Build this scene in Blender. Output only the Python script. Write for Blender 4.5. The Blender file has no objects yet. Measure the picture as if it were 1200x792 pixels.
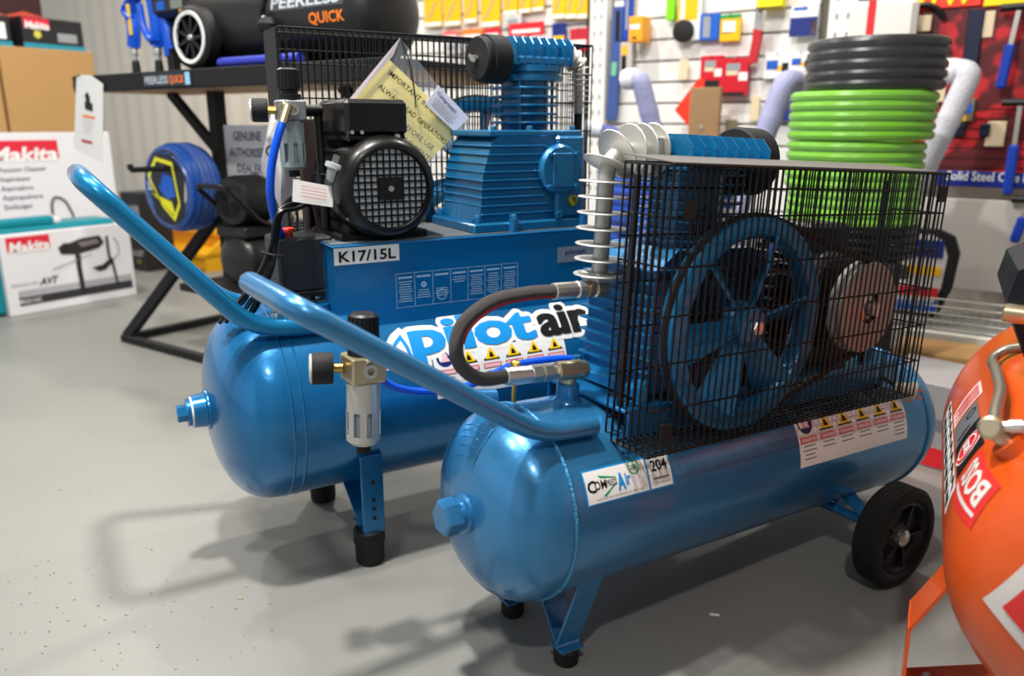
import bpy, bmesh, math, random
from mathutils import Vector, Matrix
random.seed(7)
SC = bpy.context.scene
COL = SC.collection
R = math.radians
# ------------------------------------------------------------------ camera
FPX = 933.0; CAMH = 0.92; PIT = math.atan(251 / FPX)
cam = bpy.data.cameras.new('camera'); camo = bpy.data.objects.new('camera', cam); COL.objects.link(camo)
cam.sensor_width = 36; cam.lens = FPX / 1200 * 36; cam.clip_start = .02
camo.location = (0, 0, CAMH); camo.rotation_euler = (math.pi / 2 - PIT, 0, 0)
cam.dof.use_dof = True; cam.dof.focus_distance = 1.45; cam.dof.aperture_fstop = 2.6
SC.camera = camo
# ------------------------------------------------------------------ light
w = bpy.data.worlds.new('world'); SC.world = w; w.use_nodes = True
w.node_tree.nodes['Background'].inputs[0].default_value = (.88, .94, 1, 1)
w.node_tree.nodes['Background'].inputs[1].default_value = .75
SC.view_settings.view_transform = 'Standard'; SC.view_settings.look = 'None'
SC.view_settings.gamma = 1; SC.view_settings.use_curve_mapping = False
SC.view_settings.exposure = 0.0
# ceiling lamps: x, y, power; those listed after the open floor are added fill   (hung at 3.15 m)
LAMPS = [(-.50, 1.22, 95, 'over the rear compressor'), (-1.43, .95, 52, 'over the open floor'), (-2.2, 3.4, 42, 'over the display stand as added background fill'), (-.4, 3.3, 46, 'over the slatwall with yellow packs as added background fill'), (1.0, 2.9, 28, 'over the hose coil table as added background fill'), (-2.9, 5.2, 34, 'over the cartons as added background fill'), (-.1, -.8, 34, 'over the aisle, added to brighten the compressor fronts')]  # aisle lamp added to brighten the front faces
# ------------------------------------------------------------------ pixel helpers (a pixel is only a direction)
CF = Vector((0, math.cos(PIT), -math.sin(PIT))); CU = Vector((0, math.sin(PIT), math.cos(PIT))); CX = Vector((1, 0, 0)); CO = Vector((0, 0, CAMH))
def ray(u, v): return CX * ((u - 600) / FPX) + CU * ((396 - v) / FPX) + CF
def onfloor(u, v, z=0.0):
    d = ray(u, v); return CO + d * ((z - CAMH) / d.z)
def onplane(u, v, n, dist):            # vertical or other plane n.p = dist
    d = ray(u, v); return CO + d * ((dist - CO.dot(n)) / d.dot(n))
def atY(u, v, y):
    d = ray(u, v); return CO + d * (y / d.y)
# ------------------------------------------------------------------ materials
MATS = {}
def mat(name, col, rough=.5, metal=0, bump=0, bscale=60, spec=.5, emit=0, coat=0, trans=0, alpha=1, var=0, vscale=8, ior=1.45):
    if name in MATS: return MATS[name]
    m = bpy.data.materials.new(name); m.use_nodes = True; nt = m.node_tree; b = nt.nodes['Principled BSDF']
    c = tuple((x / 255) ** 2.2 for x in col) + (1,)
    b.inputs['Base Color'].default_value = c; b.inputs['Roughness'].default_value = rough; b.inputs['Metallic'].default_value = metal
    b.inputs['Specular IOR Level'].default_value = spec; b.inputs['IOR'].default_value = ior
    if coat: b.inputs['Coat Weight'].default_value = coat; b.inputs['Coat Roughness'].default_value = .12
    if trans: b.inputs['Transmission Weight'].default_value = trans
    if alpha < 1: b.inputs['Alpha'].default_value = alpha
    if emit: b.inputs['Emission Color'].default_value = c; b.inputs['Emission Strength'].default_value = emit
    if bump or var:
        tc = nt.nodes.new('ShaderNodeTexCoord')
    if bump:
        n = nt.nodes.new('ShaderNodeTexNoise'); n.inputs['Scale'].default_value = bscale; n.inputs['Detail'].default_value = 3
        bp = nt.nodes.new('ShaderNodeBump'); bp.inputs['Strength'].default_value = bump; bp.inputs['Distance'].default_value = .01
        nt.links.new(tc.outputs['Object'], n.inputs['Vector']); nt.links.new(n.outputs['Fac'], bp.inputs['Height']); nt.links.new(bp.outputs['Normal'], b.inputs['Normal'])
    if var:
        n2 = nt.nodes.new('ShaderNodeTexNoise'); n2.inputs['Scale'].default_value = vscale; n2.inputs['Detail'].default_value = 5
        mx = nt.nodes.new('ShaderNodeMix'); mx.data_type = 'RGBA'
        mx.inputs['A'].default_value = tuple(x * (1 - var) for x in c[:3]) + (1,); mx.inputs['B'].default_value = tuple(min(1, x * (1 + var)) for x in c[:3]) + (1,)
        nt.links.new(tc.outputs['Object'], n2.inputs['Vector']); nt.links.new(n2.outputs['Fac'], mx.inputs['Factor']); nt.links.new(mx.outputs['Result'], b.inputs['Base Color'])
    MATS[name] = m; return m
BLUE = mat('blue_enamel', (52, 122, 174), .30, .45, .05, 90, coat=.5)
BLUE2 = mat('blue_enamel_deep', (24, 110, 168), .28, .45, .04, 90, coat=.5)
BLUEP = mat('blue_cast', (26, 108, 158), .32, .35, .12, 140, coat=.45)
BLUEW = mat('blue_weld', (70, 142, 190), .3, .5, .5, 160)
BLACK = mat('black_plastic', (22, 22, 24), .42)
BLACKG = mat('black_gloss', (14, 14, 15), .33, coat=.1)
BLACKM = mat('black_matte', (24, 24, 26), .7)
RUB = mat('black_rubber', (20, 20, 21), .65, 0, .15, 200)
WIRE = mat('black_wire', (14, 14, 15), .45)
STEEL = mat('bright_steel', (214, 212, 206), .32, .9)
ALU = mat('cast_aluminium', (196, 195, 190), .42, .6)
BRASS = mat('brass', (196, 160, 84), .3, 1)
NICK = mat('nickel_brass', (200, 184, 154), .34, .9)
WHITE = mat('white_paper', (236, 236, 234), .55)
INK = mat('black_ink', (18, 18, 20), .5)
GREYINK = mat('grey_ink', (110, 112, 116), .5)
YEL = mat('yellow_print', (250, 205, 10), .5)
RED = mat('red_print', (215, 38, 48), .5)
CYAN = mat('light_blue_print', (20, 140, 215), .45)
NAVY = mat('navy_print', (20, 40, 110), .5)
GREENP = mat('green_print', (20, 150, 90), .5)
BTUBE = mat('blue_hose', (8, 84, 222), .3)
CLEAR = mat('clear_plastic', (235, 240, 245), .08, trans=.9, ior=1.15)
FILM = mat('clear_film', (225, 232, 240), .1, alpha=.10)
REDB = mat('red_plastic', (235, 60, 40), .4)
GREYP = mat('grey_plastic', (150, 154, 158), .45)
# ------------------------------------------------------------------ mesh builder
def basis(d):
    d = Vector(d).normalized(); a = Vector((0, 0, 1)) if abs(d.z) < .9 else Vector((1, 0, 0))
    x = d.cross(a).normalized(); return x, d.cross(x), d
CUR = Matrix.Identity(4)                 # offset of the machine being built (axis height)
class Mb:
    def __init__(s): s.v = []; s.f = []; s.M = None
    def add(s, vs, fs):
        o = len(s.v)
        s.v += [CUR @ ((s.M @ Vector(p)) if s.M else Vector(p)) for p in vs]; s.f += [tuple(i + o for i in f) for f in fs]; return s
    def box(s, lo, hi, bev=0, rot=None):
        lo, hi = Vector(lo), Vector(hi); c = (lo + hi) / 2; h = (hi - lo) / 2; h = Vector((abs(h.x), abs(h.y), abs(h.z)))
        T = lambda p: (c + (rot @ p if rot else p))
        b = min(bev, .49 * min(2 * h.x, 2 * h.y, 2 * h.z))
        if b <= 0:
            vs = [T(Vector((h.x * x, h.y * y, h.z * z))) for x in (-1, 1) for y in (-1, 1) for z in (-1, 1)]
            return s.add(vs, [(0, 1, 3, 2), (4, 6, 7, 5), (0, 4, 5, 1), (2, 3, 7, 6), (0, 2, 6, 4), (1, 5, 7, 3)])
        vs = []; ix = {}
        for x in (-1, 1):
            for y in (-1, 1):
                for z in (-1, 1):
                    for a in range(3):
                        k = [h.x - b, h.y - b, h.z - b]; k[a] += b
                        ix[x, y, z, a] = len(vs); vs.append(T(Vector((k[0] * x, k[1] * y, k[2] * z))))
        fs = []
        def q(l, flip): fs.append(tuple(l[::-1]) if flip else tuple(l))
        for sg in (-1, 1):
            q([ix[sg, -1, -1, 0], ix[sg, 1, -1, 0], ix[sg, 1, 1, 0], ix[sg, -1, 1, 0]], sg < 0)
            q([ix[-1, sg, -1, 1], ix[-1, sg, 1, 1], ix[1, sg, 1, 1], ix[1, sg, -1, 1]], sg < 0)
            q([ix[-1, -1, sg, 2], ix[1, -1, sg, 2], ix[1, 1, sg, 2], ix[-1, 1, sg, 2]], sg < 0)
        for p in (-1, 1):
            for r in (-1, 1):
                q([ix[p, r, -1, 0], ix[p, r, -1, 1], ix[p, r, 1, 1], ix[p, r, 1, 0]], p * r < 0)
                q([ix[p, -1, r, 2], ix[p, -1, r, 0], ix[p, 1, r, 0], ix[p, 1, r, 2]], p * r > 0) if 0 else q([ix[p, -1, r, 0], ix[p, 1, r, 0], ix[p, 1, r, 2], ix[p, -1, r, 2]], p * r < 0)
                q([ix[-1, p, r, 1], ix[-1, p, r, 2], ix[1, p, r, 2], ix[1, p, r, 1]], p * r < 0)
        for x in (-1, 1):
            for y in (-1, 1):
                for z in (-1, 1): q([ix[x, y, z, 0], ix[x, y, z, 1], ix[x, y, z, 2]], x * y * z < 0)
        return s.add(vs, fs)
    def lathe(s, prof, o=(0, 0, 0), ax=(1, 0, 0), seg=32, a0=0, a1=2 * math.pi, caps=True):
        x, y, d = basis(ax); o = Vector(o); n = len(prof); full = abs(a1 - a0 - 2 * math.pi) < 1e-6; m = seg if full else seg + 1
        vs = []; fs = []
        for t, r in prof:
            for i in range(m):
                a = a0 + (a1 - a0) * i / seg; vs.append(o + d * t + x * (r * math.cos(a)) + y * (r * math.sin(a)))
        for j in range(n - 1):
            for i in range(seg):
                k = (i + 1) % m; fs.append((j * m + i, j * m + k, (j + 1) * m + k, (j + 1) * m + i))
        if full and caps:
            if prof[0][1] > 1e-5: fs.append(tuple(range(m))[::-1])
            if prof[-1][1] > 1e-5: fs.append(tuple((n - 1) * m + i for i in range(m)))
        return s.add(vs, fs)
    def cyl(s, p0, p1, r, seg=20, r1=None, bev=0):
        p0, p1 = Vector(p0), Vector(p1); L = (p1 - p0).length; r1 = r if r1 is None else r1
        pr = [(0, r - bev), (bev, r), (L - bev, r1), (L, r1 - bev)] if bev else [(0, r), (L, r1)]
        return s.lathe(pr, p0, p1 - p0, seg)
    def ring(s, o, ax, R1, r, seg=40, rs=8):
        x, y, d = basis(ax); o = Vector(o); vs = []; fs = []
        for i in range(seg):
            a = 2 * math.pi * i / seg; e = x * math.cos(a) + y * math.sin(a)
            for j in range(rs):
                b = 2 * math.pi * j / rs; vs.append(o + e * (R1 + r * math.cos(b)) + d * (r * math.sin(b)))
        for i in range(seg):
            for j in range(rs): fs.append((i * rs + j, ((i + 1) % seg) * rs + j, ((i + 1) % seg) * rs + (j + 1) % rs, i * rs + (j + 1) % rs))
        return s.add(vs, fs)
    def tube(s, pts, r, seg=10, closed=False, caps=True):
        P = [Vector(p) for p in pts]; n = len(P); vs = []; fs = []; up = None
        for i, p in enumerate(P):
            t = ((P[(i + 1) % n] - P[i - 1]) if closed or 0 < i < n - 1 else (P[1] - P[0] if i == 0 else P[-1] - P[-2])).normalized()
            if up is None: up = basis(t)[0]
            up = (up - t * up.dot(t)).normalized(); sd = t.cross(up); rr = r(i / (n - 1)) if callable(r) else r
            for j in range(seg):
                a = 2 * math.pi * j / seg; vs.append(p + up * (rr * math.cos(a)) + sd * (rr * math.sin(a)))
        for i in range(n if closed else n - 1):
            for j in range(seg):
                k = (i + 1) % n; fs.append((i * seg + j, i * seg + (j + 1) % seg, k * seg + (j + 1) % seg, k * seg + j))
        if caps and not closed: fs += [tuple(range(seg))[::-1], tuple((n - 1) * seg + j for j in range(seg))]
        return s.add(vs, fs)
    def bar(s, p0, p1, wd, th, up=(0, 0, 1), bev=0):     # flat bar from p0 to p1, wd across, th along up
        p0, p1 = Vector(p0), Vector(p1); d = (p1 - p0).normalized(); up = Vector(up); sd = d.cross(up).normalized(); up = sd.cross(d)
        rot = Matrix((d, sd, up)).transposed(); L = (p1 - p0).length; c = (p0 + p1) / 2
        return s.box(c - Vector((L / 2, wd / 2, th / 2)), c + Vector((L / 2, wd / 2, th / 2)), bev, rot)
    def prism(s, poly, o, ex, ey, th):       # polygon in ex,ey plane extruded by vector th
        o, ex, ey, th = Vector(o), Vector(ex), Vector(ey), Vector(th); n = len(poly)
        vs = [o + ex * a + ey * b for a, b in poly]; vs += [v + th for v in vs]
        fl = ex.cross(ey).dot(th) > 0
        ar = sum(poly[i][0] * poly[(i + 1) % n][1] - poly[(i + 1) % n][0] * poly[i][1] for i in range(n)) > 0
        fl = fl == ar
        fs = [tuple(range(n))[::-1] if fl else tuple(range(n)), tuple(range(n, 2 * n)) if fl else tuple(range(n, 2 * n))[::-1]]
        for i in range(n):
            k = (i + 1) % n; f = (i, k, n + k, n + i); fs.append(f if fl else f[::-1])
        return s.add(vs, fs)
    def wrapped(s, s0, s1, f0, f1, Rr, ny=10):   # patch on a horizontal cylinder about x, near side -y; angles in degrees up from the near side
        vs = []; fs = []
        for i in range(ny + 1):
            a = R(f0 + (f1 - f0) * i / ny)
            for x in (s0, s1): vs.append((x, -Rr * math.cos(a), Rr * math.sin(a)))
        for i in range(ny): fs.append((2 * i, 2 * i + 1, 2 * i + 3, 2 * i + 2))
        return s.add(vs, fs)
    def build(s, name, m, parent=None, ang=35, loc=None, **k):
        me = bpy.data.meshes.new(name); me.from_pydata([tuple(v) for v in s.v], [], s.f)
        if m: me.materials.append(m)
        if ang:
            me.polygons.foreach_set('use_smooth', [True] * len(me.polygons)); me.set_sharp_from_angle(angle=R(ang))
        o = bpy.data.objects.new(name, me); COL.objects.link(o)
        if parent: o.parent = parent
        if loc is not None: o.location = loc
        for a, b in k.items(): o[a] = b
        return o
def thing(name, label, cat, loc=(0, 0, 0), rot=(0, 0, 0), group=None):
    o = bpy.data.objects.new(name, None); COL.objects.link(o); o.location = loc; o.rotation_euler = rot; o.empty_display_size = .1
    o['label'] = label; o['category'] = cat
    if group: o['group'] = group
    return o
def tag(o, label, cat, group=None):
    o['label'] = label; o['category'] = cat
    if group: o['group'] = group
    return o
def struct(o): o['kind'] = 'structure'; return o
def fil(pts, r, n=6):                     # round the corners of a path
    P = [Vector(p) for p in pts]; out = [P[0]]
    for i in range(1, len(P) - 1):
        a, b, c = P[i - 1], P[i], P[i + 1]; d = min(r, (a - b).length * .49, (c - b).length * .49)
        p = b + (a - b).normalized() * d; q = b + (c - b).normalized() * d
        for k in range(n + 1):
            t = k / n; out.append(p * (1 - t) ** 2 + b * (2 * t * (1 - t)) + q * t * t)
    return out + [P[-1]]
def spl(pts, n=8):                        # Catmull-Rom through points
    P = [Vector(p) for p in pts]; P = [P[0] * 2 - P[1]] + P + [P[-1] * 2 - P[-2]]; out = []
    for i in range(1, len(P) - 2):
        a, b, c, d = P[i - 1:i + 3]
        for k in range(n):
            t = k / n; out.append(.5 * (2 * b + (c - a) * t + (2 * a - 5 * b + 4 * c - d) * t * t + (3 * b - a - 3 * c + d) * t ** 3))
    return out + [P[-2]]
_tc = {}
def glyphs(body, off=0, shear=0, res=2, align='CENTER'):
    k = (body, off, shear, res, align)
    if k not in _tc:
        c = bpy.data.curves.new('t', 'FONT'); c.body = body; c.size = 1; c.offset = off; c.shear = shear; c.resolution_u = res; c.align_x = align; c.fill_mode = 'FRONT'
        o = bpy.data.objects.new('t', c); me = bpy.data.meshes.new_from_object(o)
        bm = bmesh.new(); bm.from_mesh(me)                 # cut into bands so that wrapped letters follow the curve
        for q in range(-3, 11): bmesh.ops.bisect_plane(bm, geom=bm.verts[:] + bm.edges[:] + bm.faces[:], plane_co=(0, q * .09, 0), plane_no=(0, 1, 0))
        bm.to_mesh(me); bm.free()
        _tc[k] = ([tuple(v.co[:2]) for v in me.vertices], [tuple(p.vertices) for p in me.polygons])
        bpy.data.objects.remove(o); bpy.data.curves.remove(c); bpy.data.meshes.remove(me)
    return _tc[k]
def lettering(name, body, size, m, parent, fn, off=0, shear=0, width=None, align='CENTER', res=2):
    """text mapped by fn(x, y) -> point; width squeezes/stretches to a total width"""
    vs, fs = glyphs(body, off, shear, res, align)
    if not vs: return None
    x0, x1 = min(v[0] for v in vs), max(v[0] for v in vs); kx = width / (x1 - x0) if width else size
    b = Mb(); b.add([fn(v[0] * kx, v[1] * size) for v in vs], fs); return b.build(name, m, parent, ang=0)
def onrect(o, ex, ey, lift=.0006):        # map for flat lettering / patches
    o, ex, ey = Vector(o), Vector(ex).normalized(), Vector(ey).normalized(); nz = ex.cross(ey) * lift
    return lambda x, y: o + ex * x + ey * y + nz
def banded(poly, step=.01):              # cut a flat outline into bands so that it can be wrapped
    bm = bmesh.new(); bm.faces.new([bm.verts.new((x, y, 0)) for x, y in poly]); ys = [p[1] for p in poly]; y = min(ys) + step
    while y < max(ys): bmesh.ops.bisect_plane(bm, geom=bm.verts[:] + bm.edges[:] + bm.faces[:], plane_co=(0, y, 0), plane_no=(0, 1, 0)); y += step
    bm.verts.index_update(); r = [tuple(v.co[:2]) for v in bm.verts], [tuple(v.index for v in f.verts) for f in bm.faces]; bm.free(); return r
def oncyl(s0, f0, Rr):                    # map on the tank: x along s, y up around
    return lambda x, y: (s0 + x, -Rr * math.cos(R(f0) + y / Rr), Rr * math.sin(R(f0) + y / Rr))
def patch(b, fn, x0, y0, x1, y1, ny=1):
    vs = []; fs = []
    for i in range(ny + 1):
        y = y0 + (y1 - y0) * i / ny; vs += [fn(x0, y), fn(x1, y)]
    for i in range(ny): fs.append((2 * i, 2 * i + 1, 2 * i + 3, 2 * i + 2))
    b.add(vs, fs); return b
def disc(b, fn, cx, cy, r, n=24, r0=0):
    vs = [fn(cx + r * math.cos(2 * math.pi * i / n), cy + r * math.sin(2 * math.pi * i / n)) for i in range(n)]
    if r0:
        vs += [fn(cx + r0 * math.cos(2 * math.pi * i / n), cy + r0 * math.sin(2 * math.pi * i / n)) for i in range(n)]
        b.add(vs, [(i, (i + 1) % n, n + (i + 1) % n, n + i) for i in range(n)])
    else: b.add(vs, [tuple(range(n))])
    return b
def poly(b, fn, pts): b.add([fn(*p) for p in pts], [tuple(range(len(pts)))]); return b
def frame_root(name, label, cat, P, yaw, pit):      # local x along the tank, y away from the near side, z up; parts sit at z = axis height
    o = thing(name, label, cat, (P[0], P[1], 0), (0, R(-pit), R(90 - yaw)))
    global CUR
    CUR = Matrix.Translation((math.sin(R(pit)) * P[2], 0, math.cos(R(pit)) * P[2])); return o
def frame_end():
    global CUR
    CUR = Matrix.Identity(4)
# ================================================================== room
ew = Vector((.823, -.568, 0)); nw = Vector((.568, .823, 0))           # along the back wall (rightwards), into the wall
UP = Vector((0, 0, 1)); WD = 3.73
fm = mat('painted_concrete', (132, 132, 128), .42, 0, .06, 30, var=.10, vscale=2.2)
b = Mb(); b.box((-8, -3, -.1), (6, 11, 0)); struct(b.build('floor', fm, ang=0))
b = Mb(); corr = []; n = 320
for i in range(n):
    x = -10.5 + 16.0 * i / n; ph = i % 4; corr.append((x, .0 if ph in (0, 1) else .018))
O = nw * 4.02; vs = []
for x, d in corr: p = O + ew * x - nw * d; vs += [p, p + UP * 3.4]
b.add(vs, [(2 * i, 2 * i + 2, 2 * i + 3, 2 * i + 1) for i in range(n - 1)]); struct(b.build('wall_back', mat('cream_steel_sheet', (214, 206, 194), .5), ang=20))
b = Mb(); b.box((-8, -3, 3.4), (6, 11, 3.5)); struct(b.build('ceiling', mat('ceiling_white', (225, 225, 222), .8), ang=0))
b = Mb(); b.box((2.45, -3, 0), (2.55, 2.85, 3.4)); struct(b.build('shade_wall_right', mat('grey_wall', (150, 150, 150), .7), ang=0))  # unseen wall added to keep ambient light off the right side
b = Mb(); b.box((-2.6, -2.6, 0), (2.45, -2.5, 3.4)); struct(b.build('shade_wall_front', MATS['grey_wall'], ang=0))  # added behind the camera, out of view, to cut the ambient light
LE = mat('lamp_lens', (255, 250, 240), .5, emit=6)
for i, (x, y, p, wh) in enumerate(LAMPS):
    t = thing('pendant_lamp', 'round high-bay pendant lamp hung ' + wh, 'lamp', (x, y, 3.12), group='high-bay lamps on the ceiling')
    b = Mb(); b.lathe([(0, .15), (.01, .16), (.06, .13), (.12, .06), (.16, .05), (.16, 0)], (0, 0, 0), UP, 28, caps=False); b.build('shade', ALU, t)
    b = Mb(); b.cyl((0, 0, .15), (0, 0, .28), .01, 8); b.build('stem', BLACK, t)
    b = Mb(); b.lathe([(.006, .145), (.004, 0)], (0, 0, 0), UP, 24); b.build('lens', LE, t)
    l = bpy.data.lights.new('lamp_light', 'AREA'); l.shape = 'DISK'; l.size = .17; l.energy = p; l.color = (1, .965, .91); lo = bpy.data.objects.new('lamp_light', l); COL.objects.link(lo); lo.parent = t; lo.location = (0, 0, -.002)
# litter specks on the floor
b = Mb()
for k in range(110):
    if k < 75: p = onfloor(random.uniform(0, 330), random.uniform(640, 792))
    else: p = onfloor(random.uniform(20, 560), random.uniform(430, 760))
    a = random.uniform(0, 6.3); l_ = random.uniform(.0015, .005); b.bar(p + Vector((0, 0, .0008)), p + Vector((l_ * math.cos(a), l_ * math.sin(a), .001)), .0009, .0007)
tag(b.build('floor_litter', mat('straw_bits', (120, 108, 84), .8), kind='stuff'), 'tiny straw-coloured specks scattered on the grey floor', 'litter')
for (px, py, c, s_) in ((837, 720, WHITE, .009), (70, 574, mat('tan_crumb', (190, 160, 120), .7), .004), (282, 701, MATS['tan_crumb'], .005)):
    p = onfloor(px, py); b = Mb(); b.bar(p + Vector((-s_, 0, .0012)), p + Vector((s_, s_ * -.4, .0012)), s_ * .6, .002); tag(b.build('paper_scrap', c), {837: 'small white paper scrap on floor beside front compressor', 70: 'tan crumb on open grey floor before cartons', 282: 'tan crumb at the tip of the handle shadow'}[px], 'scrap')
# ------------------------------------------------------------------ slat wall
def wpt(px, py, d=WD): return onplane(px, py, nw, d)
def wall_s(px, d=WD): return (wpt(px, 145, d)).dot(ew)
SW = mat('white_laminate', (232, 230, 226), .45)
GR = mat('slot_grey', (120, 118, 116), .6)  # grey of slat backing, upright slots and kick board
def slatpanel(xa, xb, label, z0=.24, z1=2.2, pitch=.0975):
    t = thing('slatwall_panel', label, 'wall panel', tuple(nw * (WD + .02) + ew * ((xa + xb) / 2) + UP * z0), (0, 0, math.atan2(ew.y, ew.x)), 'slatwall panels')
    b = Mb(); h = (xb - xa) / 2; b.box((-h, .0, 0), (h, .02, z1 - z0)); b.build('backing', GR, t)
    k = 0; z = 0; first = None
    while z < z1 - z0 - .01:
        if first is None:
            b = Mb(); b.box((-h, -.018, .0), (h, 0, pitch - .009), .003); first = b.build('slat', SW, t)
        else:
            o = first.copy(); COL.objects.link(o); o.parent = t; o.location = (0, 0, z)
        z += pitch
    return t
xs = [wall_s(470), wall_s(684), wall_s(715), wall_s(948), wall_s(992)]
slatpanel(xs[0] - .5, xs[1], 'white slatwall panel behind yellow packs, beyond the rear compressor')
slatpanel(xs[2], xs[3], 'white slatwall panel hung with knives, saws and red packs')
def upright(px0, px1, label):
    x0, x1 = wall_s(px0, WD - .06), wall_s(px1, WD - .06); c = nw * (WD - .05) + ew * ((x0 + x1) / 2)
    t = thing('shelf_upright', label, 'upright', tuple(c), (0, 0, math.atan2(ew.y, ew.x)), 'white shelving uprights')
    h = (x1 - x0) / 2; b = Mb(); b.box((-h, 0, 0), (h, .06, 2.3), .003); b.build('post', SW, t); sl = None
    for k in range(22):
        for sx in (-.4, .4):
            if sl is None: b = Mb(); b.box((-.004, -.0015, -.012), (.004, .003, .012)); sl = b.build('slot', GR, t); sl.location = (h * sx, 0, .6 + .075 * k)
            else: o = sl.copy(); COL.objects.link(o); o.parent = t; o.location = (h * sx, 0, .6 + .075 * k)
upright(687, 706, 'white slotted upright between the two slatwall panels'); upright(958, 990, 'white slotted upright behind the hose coils')
def wallthing(name, label, cat, x0, y0, x1, y1, th, m, group=None, d=WD - .02, bev=.003):
    """a thing hung on the wall: pixel box on the wall plane"""
    a, c = wpt(x0, y0, d), wpt(x1, y1, d); p = wpt((x0 + x1) / 2, (y0 + y1) / 2, d); wdt = abs((c - a).dot(ew)); h = abs(a.z - c.z)
    t = thing(name, label, cat, tuple(p - UP * (h / 2)), (0, 0, math.atan2(ew.y, ew.x)), group)
    b = Mb(); b.box((-wdt / 2, -th, 0), (wdt / 2, 0, h), bev); b.build('body', m, t); t['w'] = wdt; t['h'] = h; t['th'] = th
    return t
def band(t, m, x0, z0, x1, z1, nm='print', lift=.0006):   # print on the front face, in fractions
    wdt, h, th = t['w'], t['h'], t['th']; b = Mb(); b.box((wdt * (x0 - .5), -th - lift, h * z0), (wdt * (x1 - .5), -th - lift * .2, h * z1)); return b.build(nm, m, t)
def hook(t, m=None):
    h, th = t['h'], t['th']; b = Mb(); b.cyl((0, .02, h * .985), (0, -th - .02, h * .985), .003, 6); b.build('hook', m or STEEL, t)
YEL2 = mat('yellow_card', (246, 186, 14), .5); ORNG = mat('orange_card', (250, 130, 40), .5); DKB = mat('dark_blue_card', (24, 44, 120), .5); LIME = mat('lime_plastic', (130, 220, 20), .4); BEIGE = mat('beige_card', (225, 205, 170), .6); MIDB = mat('mid_blue_card', (20, 90, 190), .5)
yp = [(497, 8, 519, 31), (520, 7, 541, 30), (544, 5, 560, 27), (564, 3, 587, 31), (590, -2, 607, 17), (608, -3, 623, 15), (624, -3, 638, 13), (648, -4, 663, 22), (664, -4, 676, 22), (677, -4, 689, 22)]
for i, (x0, y0, x1, y1) in enumerate(yp):
    t = wallthing('blade_pack', 'yellow carded blade pack, %s counting away from the white slotted upright' % ('tenth ninth eighth seventh sixth fifth fourth third second first'.split()[i]), 'pack', x0, y0 - 22, x1, y1, .008, YEL2, 'yellow blade packs')
    band(t, WHITE, .06, .02, .94, .12); b = Mb(); w_, h_ = t['w'], t['h']; b.bar((-w_ * .25, -.0095, h_ * .2), (w_ * .2, -.0095, h_ * .62), .008, .002, (0, 1, 0)); b.build('blade', GREYP, t); hook(t)
for (x0, y0, x1, y1, m, lb) in ((597, 28, 638, 41, RED, 'red strip pack below the yellow packs'), (569, 34, 587, 44, RED, 'small red pack left of the red strip pack'), (542, 35, 566, 46, ORNG, 'orange label pack beneath yellow packs beside wire guard'), (520, 37, 538, 46, mat('pale_red_card', (235, 110, 100), .5), 'pale red label pack above rear wire guard'), (648, 28, 664, 56, DKB, 'navy and yellow tube pack beside white upright'), (669, 34, 690, 60, mat('wine_card', (190, 40, 60), .5), 'red and white pack beside the white upright')):
    t = wallthing('carded_pack', lb, 'pack', x0, y0, x1, y1, .012, m); band(t, WHITE if m != DKB else YEL2, .1, .25, .9, .5); hook(t)
for k, (x0, y0, x1, y1) in enumerate(((602, 42, 618, 62), (622, 42, 640, 64), (592, 18, 612, 30), (520, 46, 545, 62))):
    t = wallthing('clear_pack', ('pale clear-fronted pack under one end of the red strip', 'pale clear-fronted pack under the red strip, beside the navy tube pack', 'pale clear-fronted pack between yellow packs and red strip', 'pale clear-fronted pack just above the rear wire guard')[k], 'pack', x0, y0, x1, y1, .01, mat('pale_grey_card', (205, 200, 200), .5), 'pale clear-fronted packs'); band(t, GREYP, .2, .2, .8, .6); hook(t)
# middle panel
def bent(t): return t
b = Mb()
def slanted(name, label, cat, xt, yt, xb, yb, wpx, th, m, d=WD - .02, extra=None):
    a, c = wpt(xt, yt, d), wpt(xb, yb, d); wd = wpx / 233.0; t = thing(name, label, cat, tuple(c), (0, 0, math.atan2(ew.y, ew.x)))
    dd = a - c; p1 = Vector((dd.dot(ew), -th / 2, dd.z)); b = Mb(); b.bar((0, -th / 2, 0), p1, wd, th, (0, 1, 0), .004); b.build('body', m, t); return t, p1, wd, th
t, p1, wd, th = slanted('spirit_level', 'long blue spirit level hanging on white slatwall', 'level', 727, 8, 718, 141, 13, .022, mat('level_blue', (66, 88, 150), .4))
b = Mb(); b.box((p1.x - wd * .2, -th - .001, p1.z - .16), (p1.x + wd * .2, -th, p1.z - .02)); b.build('label', mat('lilac_print', (0, 0, 0)), t)
b = Mb(); b.bar(Vector((p1.x * .4, -th - .001, p1.z * .4)), Vector((p1.x * .52, -th - .001, p1.z * .52)), wd * .5, .003, (0, 1, 0)); b.build('vial', mat('vial_green', (120, 190, 150), .3), t)
t, p1, wd, th = slanted('spirit_level', 'blue spirit level hanging behind the longer one, higher up', 'level', 739, -12, 736, 48, 11, .02, mat('level_blue_deep', (35, 70, 165), .4))
b = Mb(); b.box((-wd * .15, -th - .001, .05), (wd * .12, -th, p1.z * .9)); b.build('label', GREYP, t)
t = wallthing('utility_knife', 'yellow and black utility knife in clear pack beside blue level', 'knife', 729, 50, 742, 88, .02, mat('clear_pack', (200, 196, 188), .3)); band(t, YEL2, .15, .62, .6, .9); band(t, BLACK, .15, .1, .55, .6)
t = wallthing('tape_box', 'orange box hanging on slatwall beside blue levels', 'box', 747, 22, 762, 50, .09, mat('orange_box', (250, 165, 40), .45)); band(t, WHITE, .1, .5, .8, .68); band(t, INK, .3, .1, .6, .2)
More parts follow.
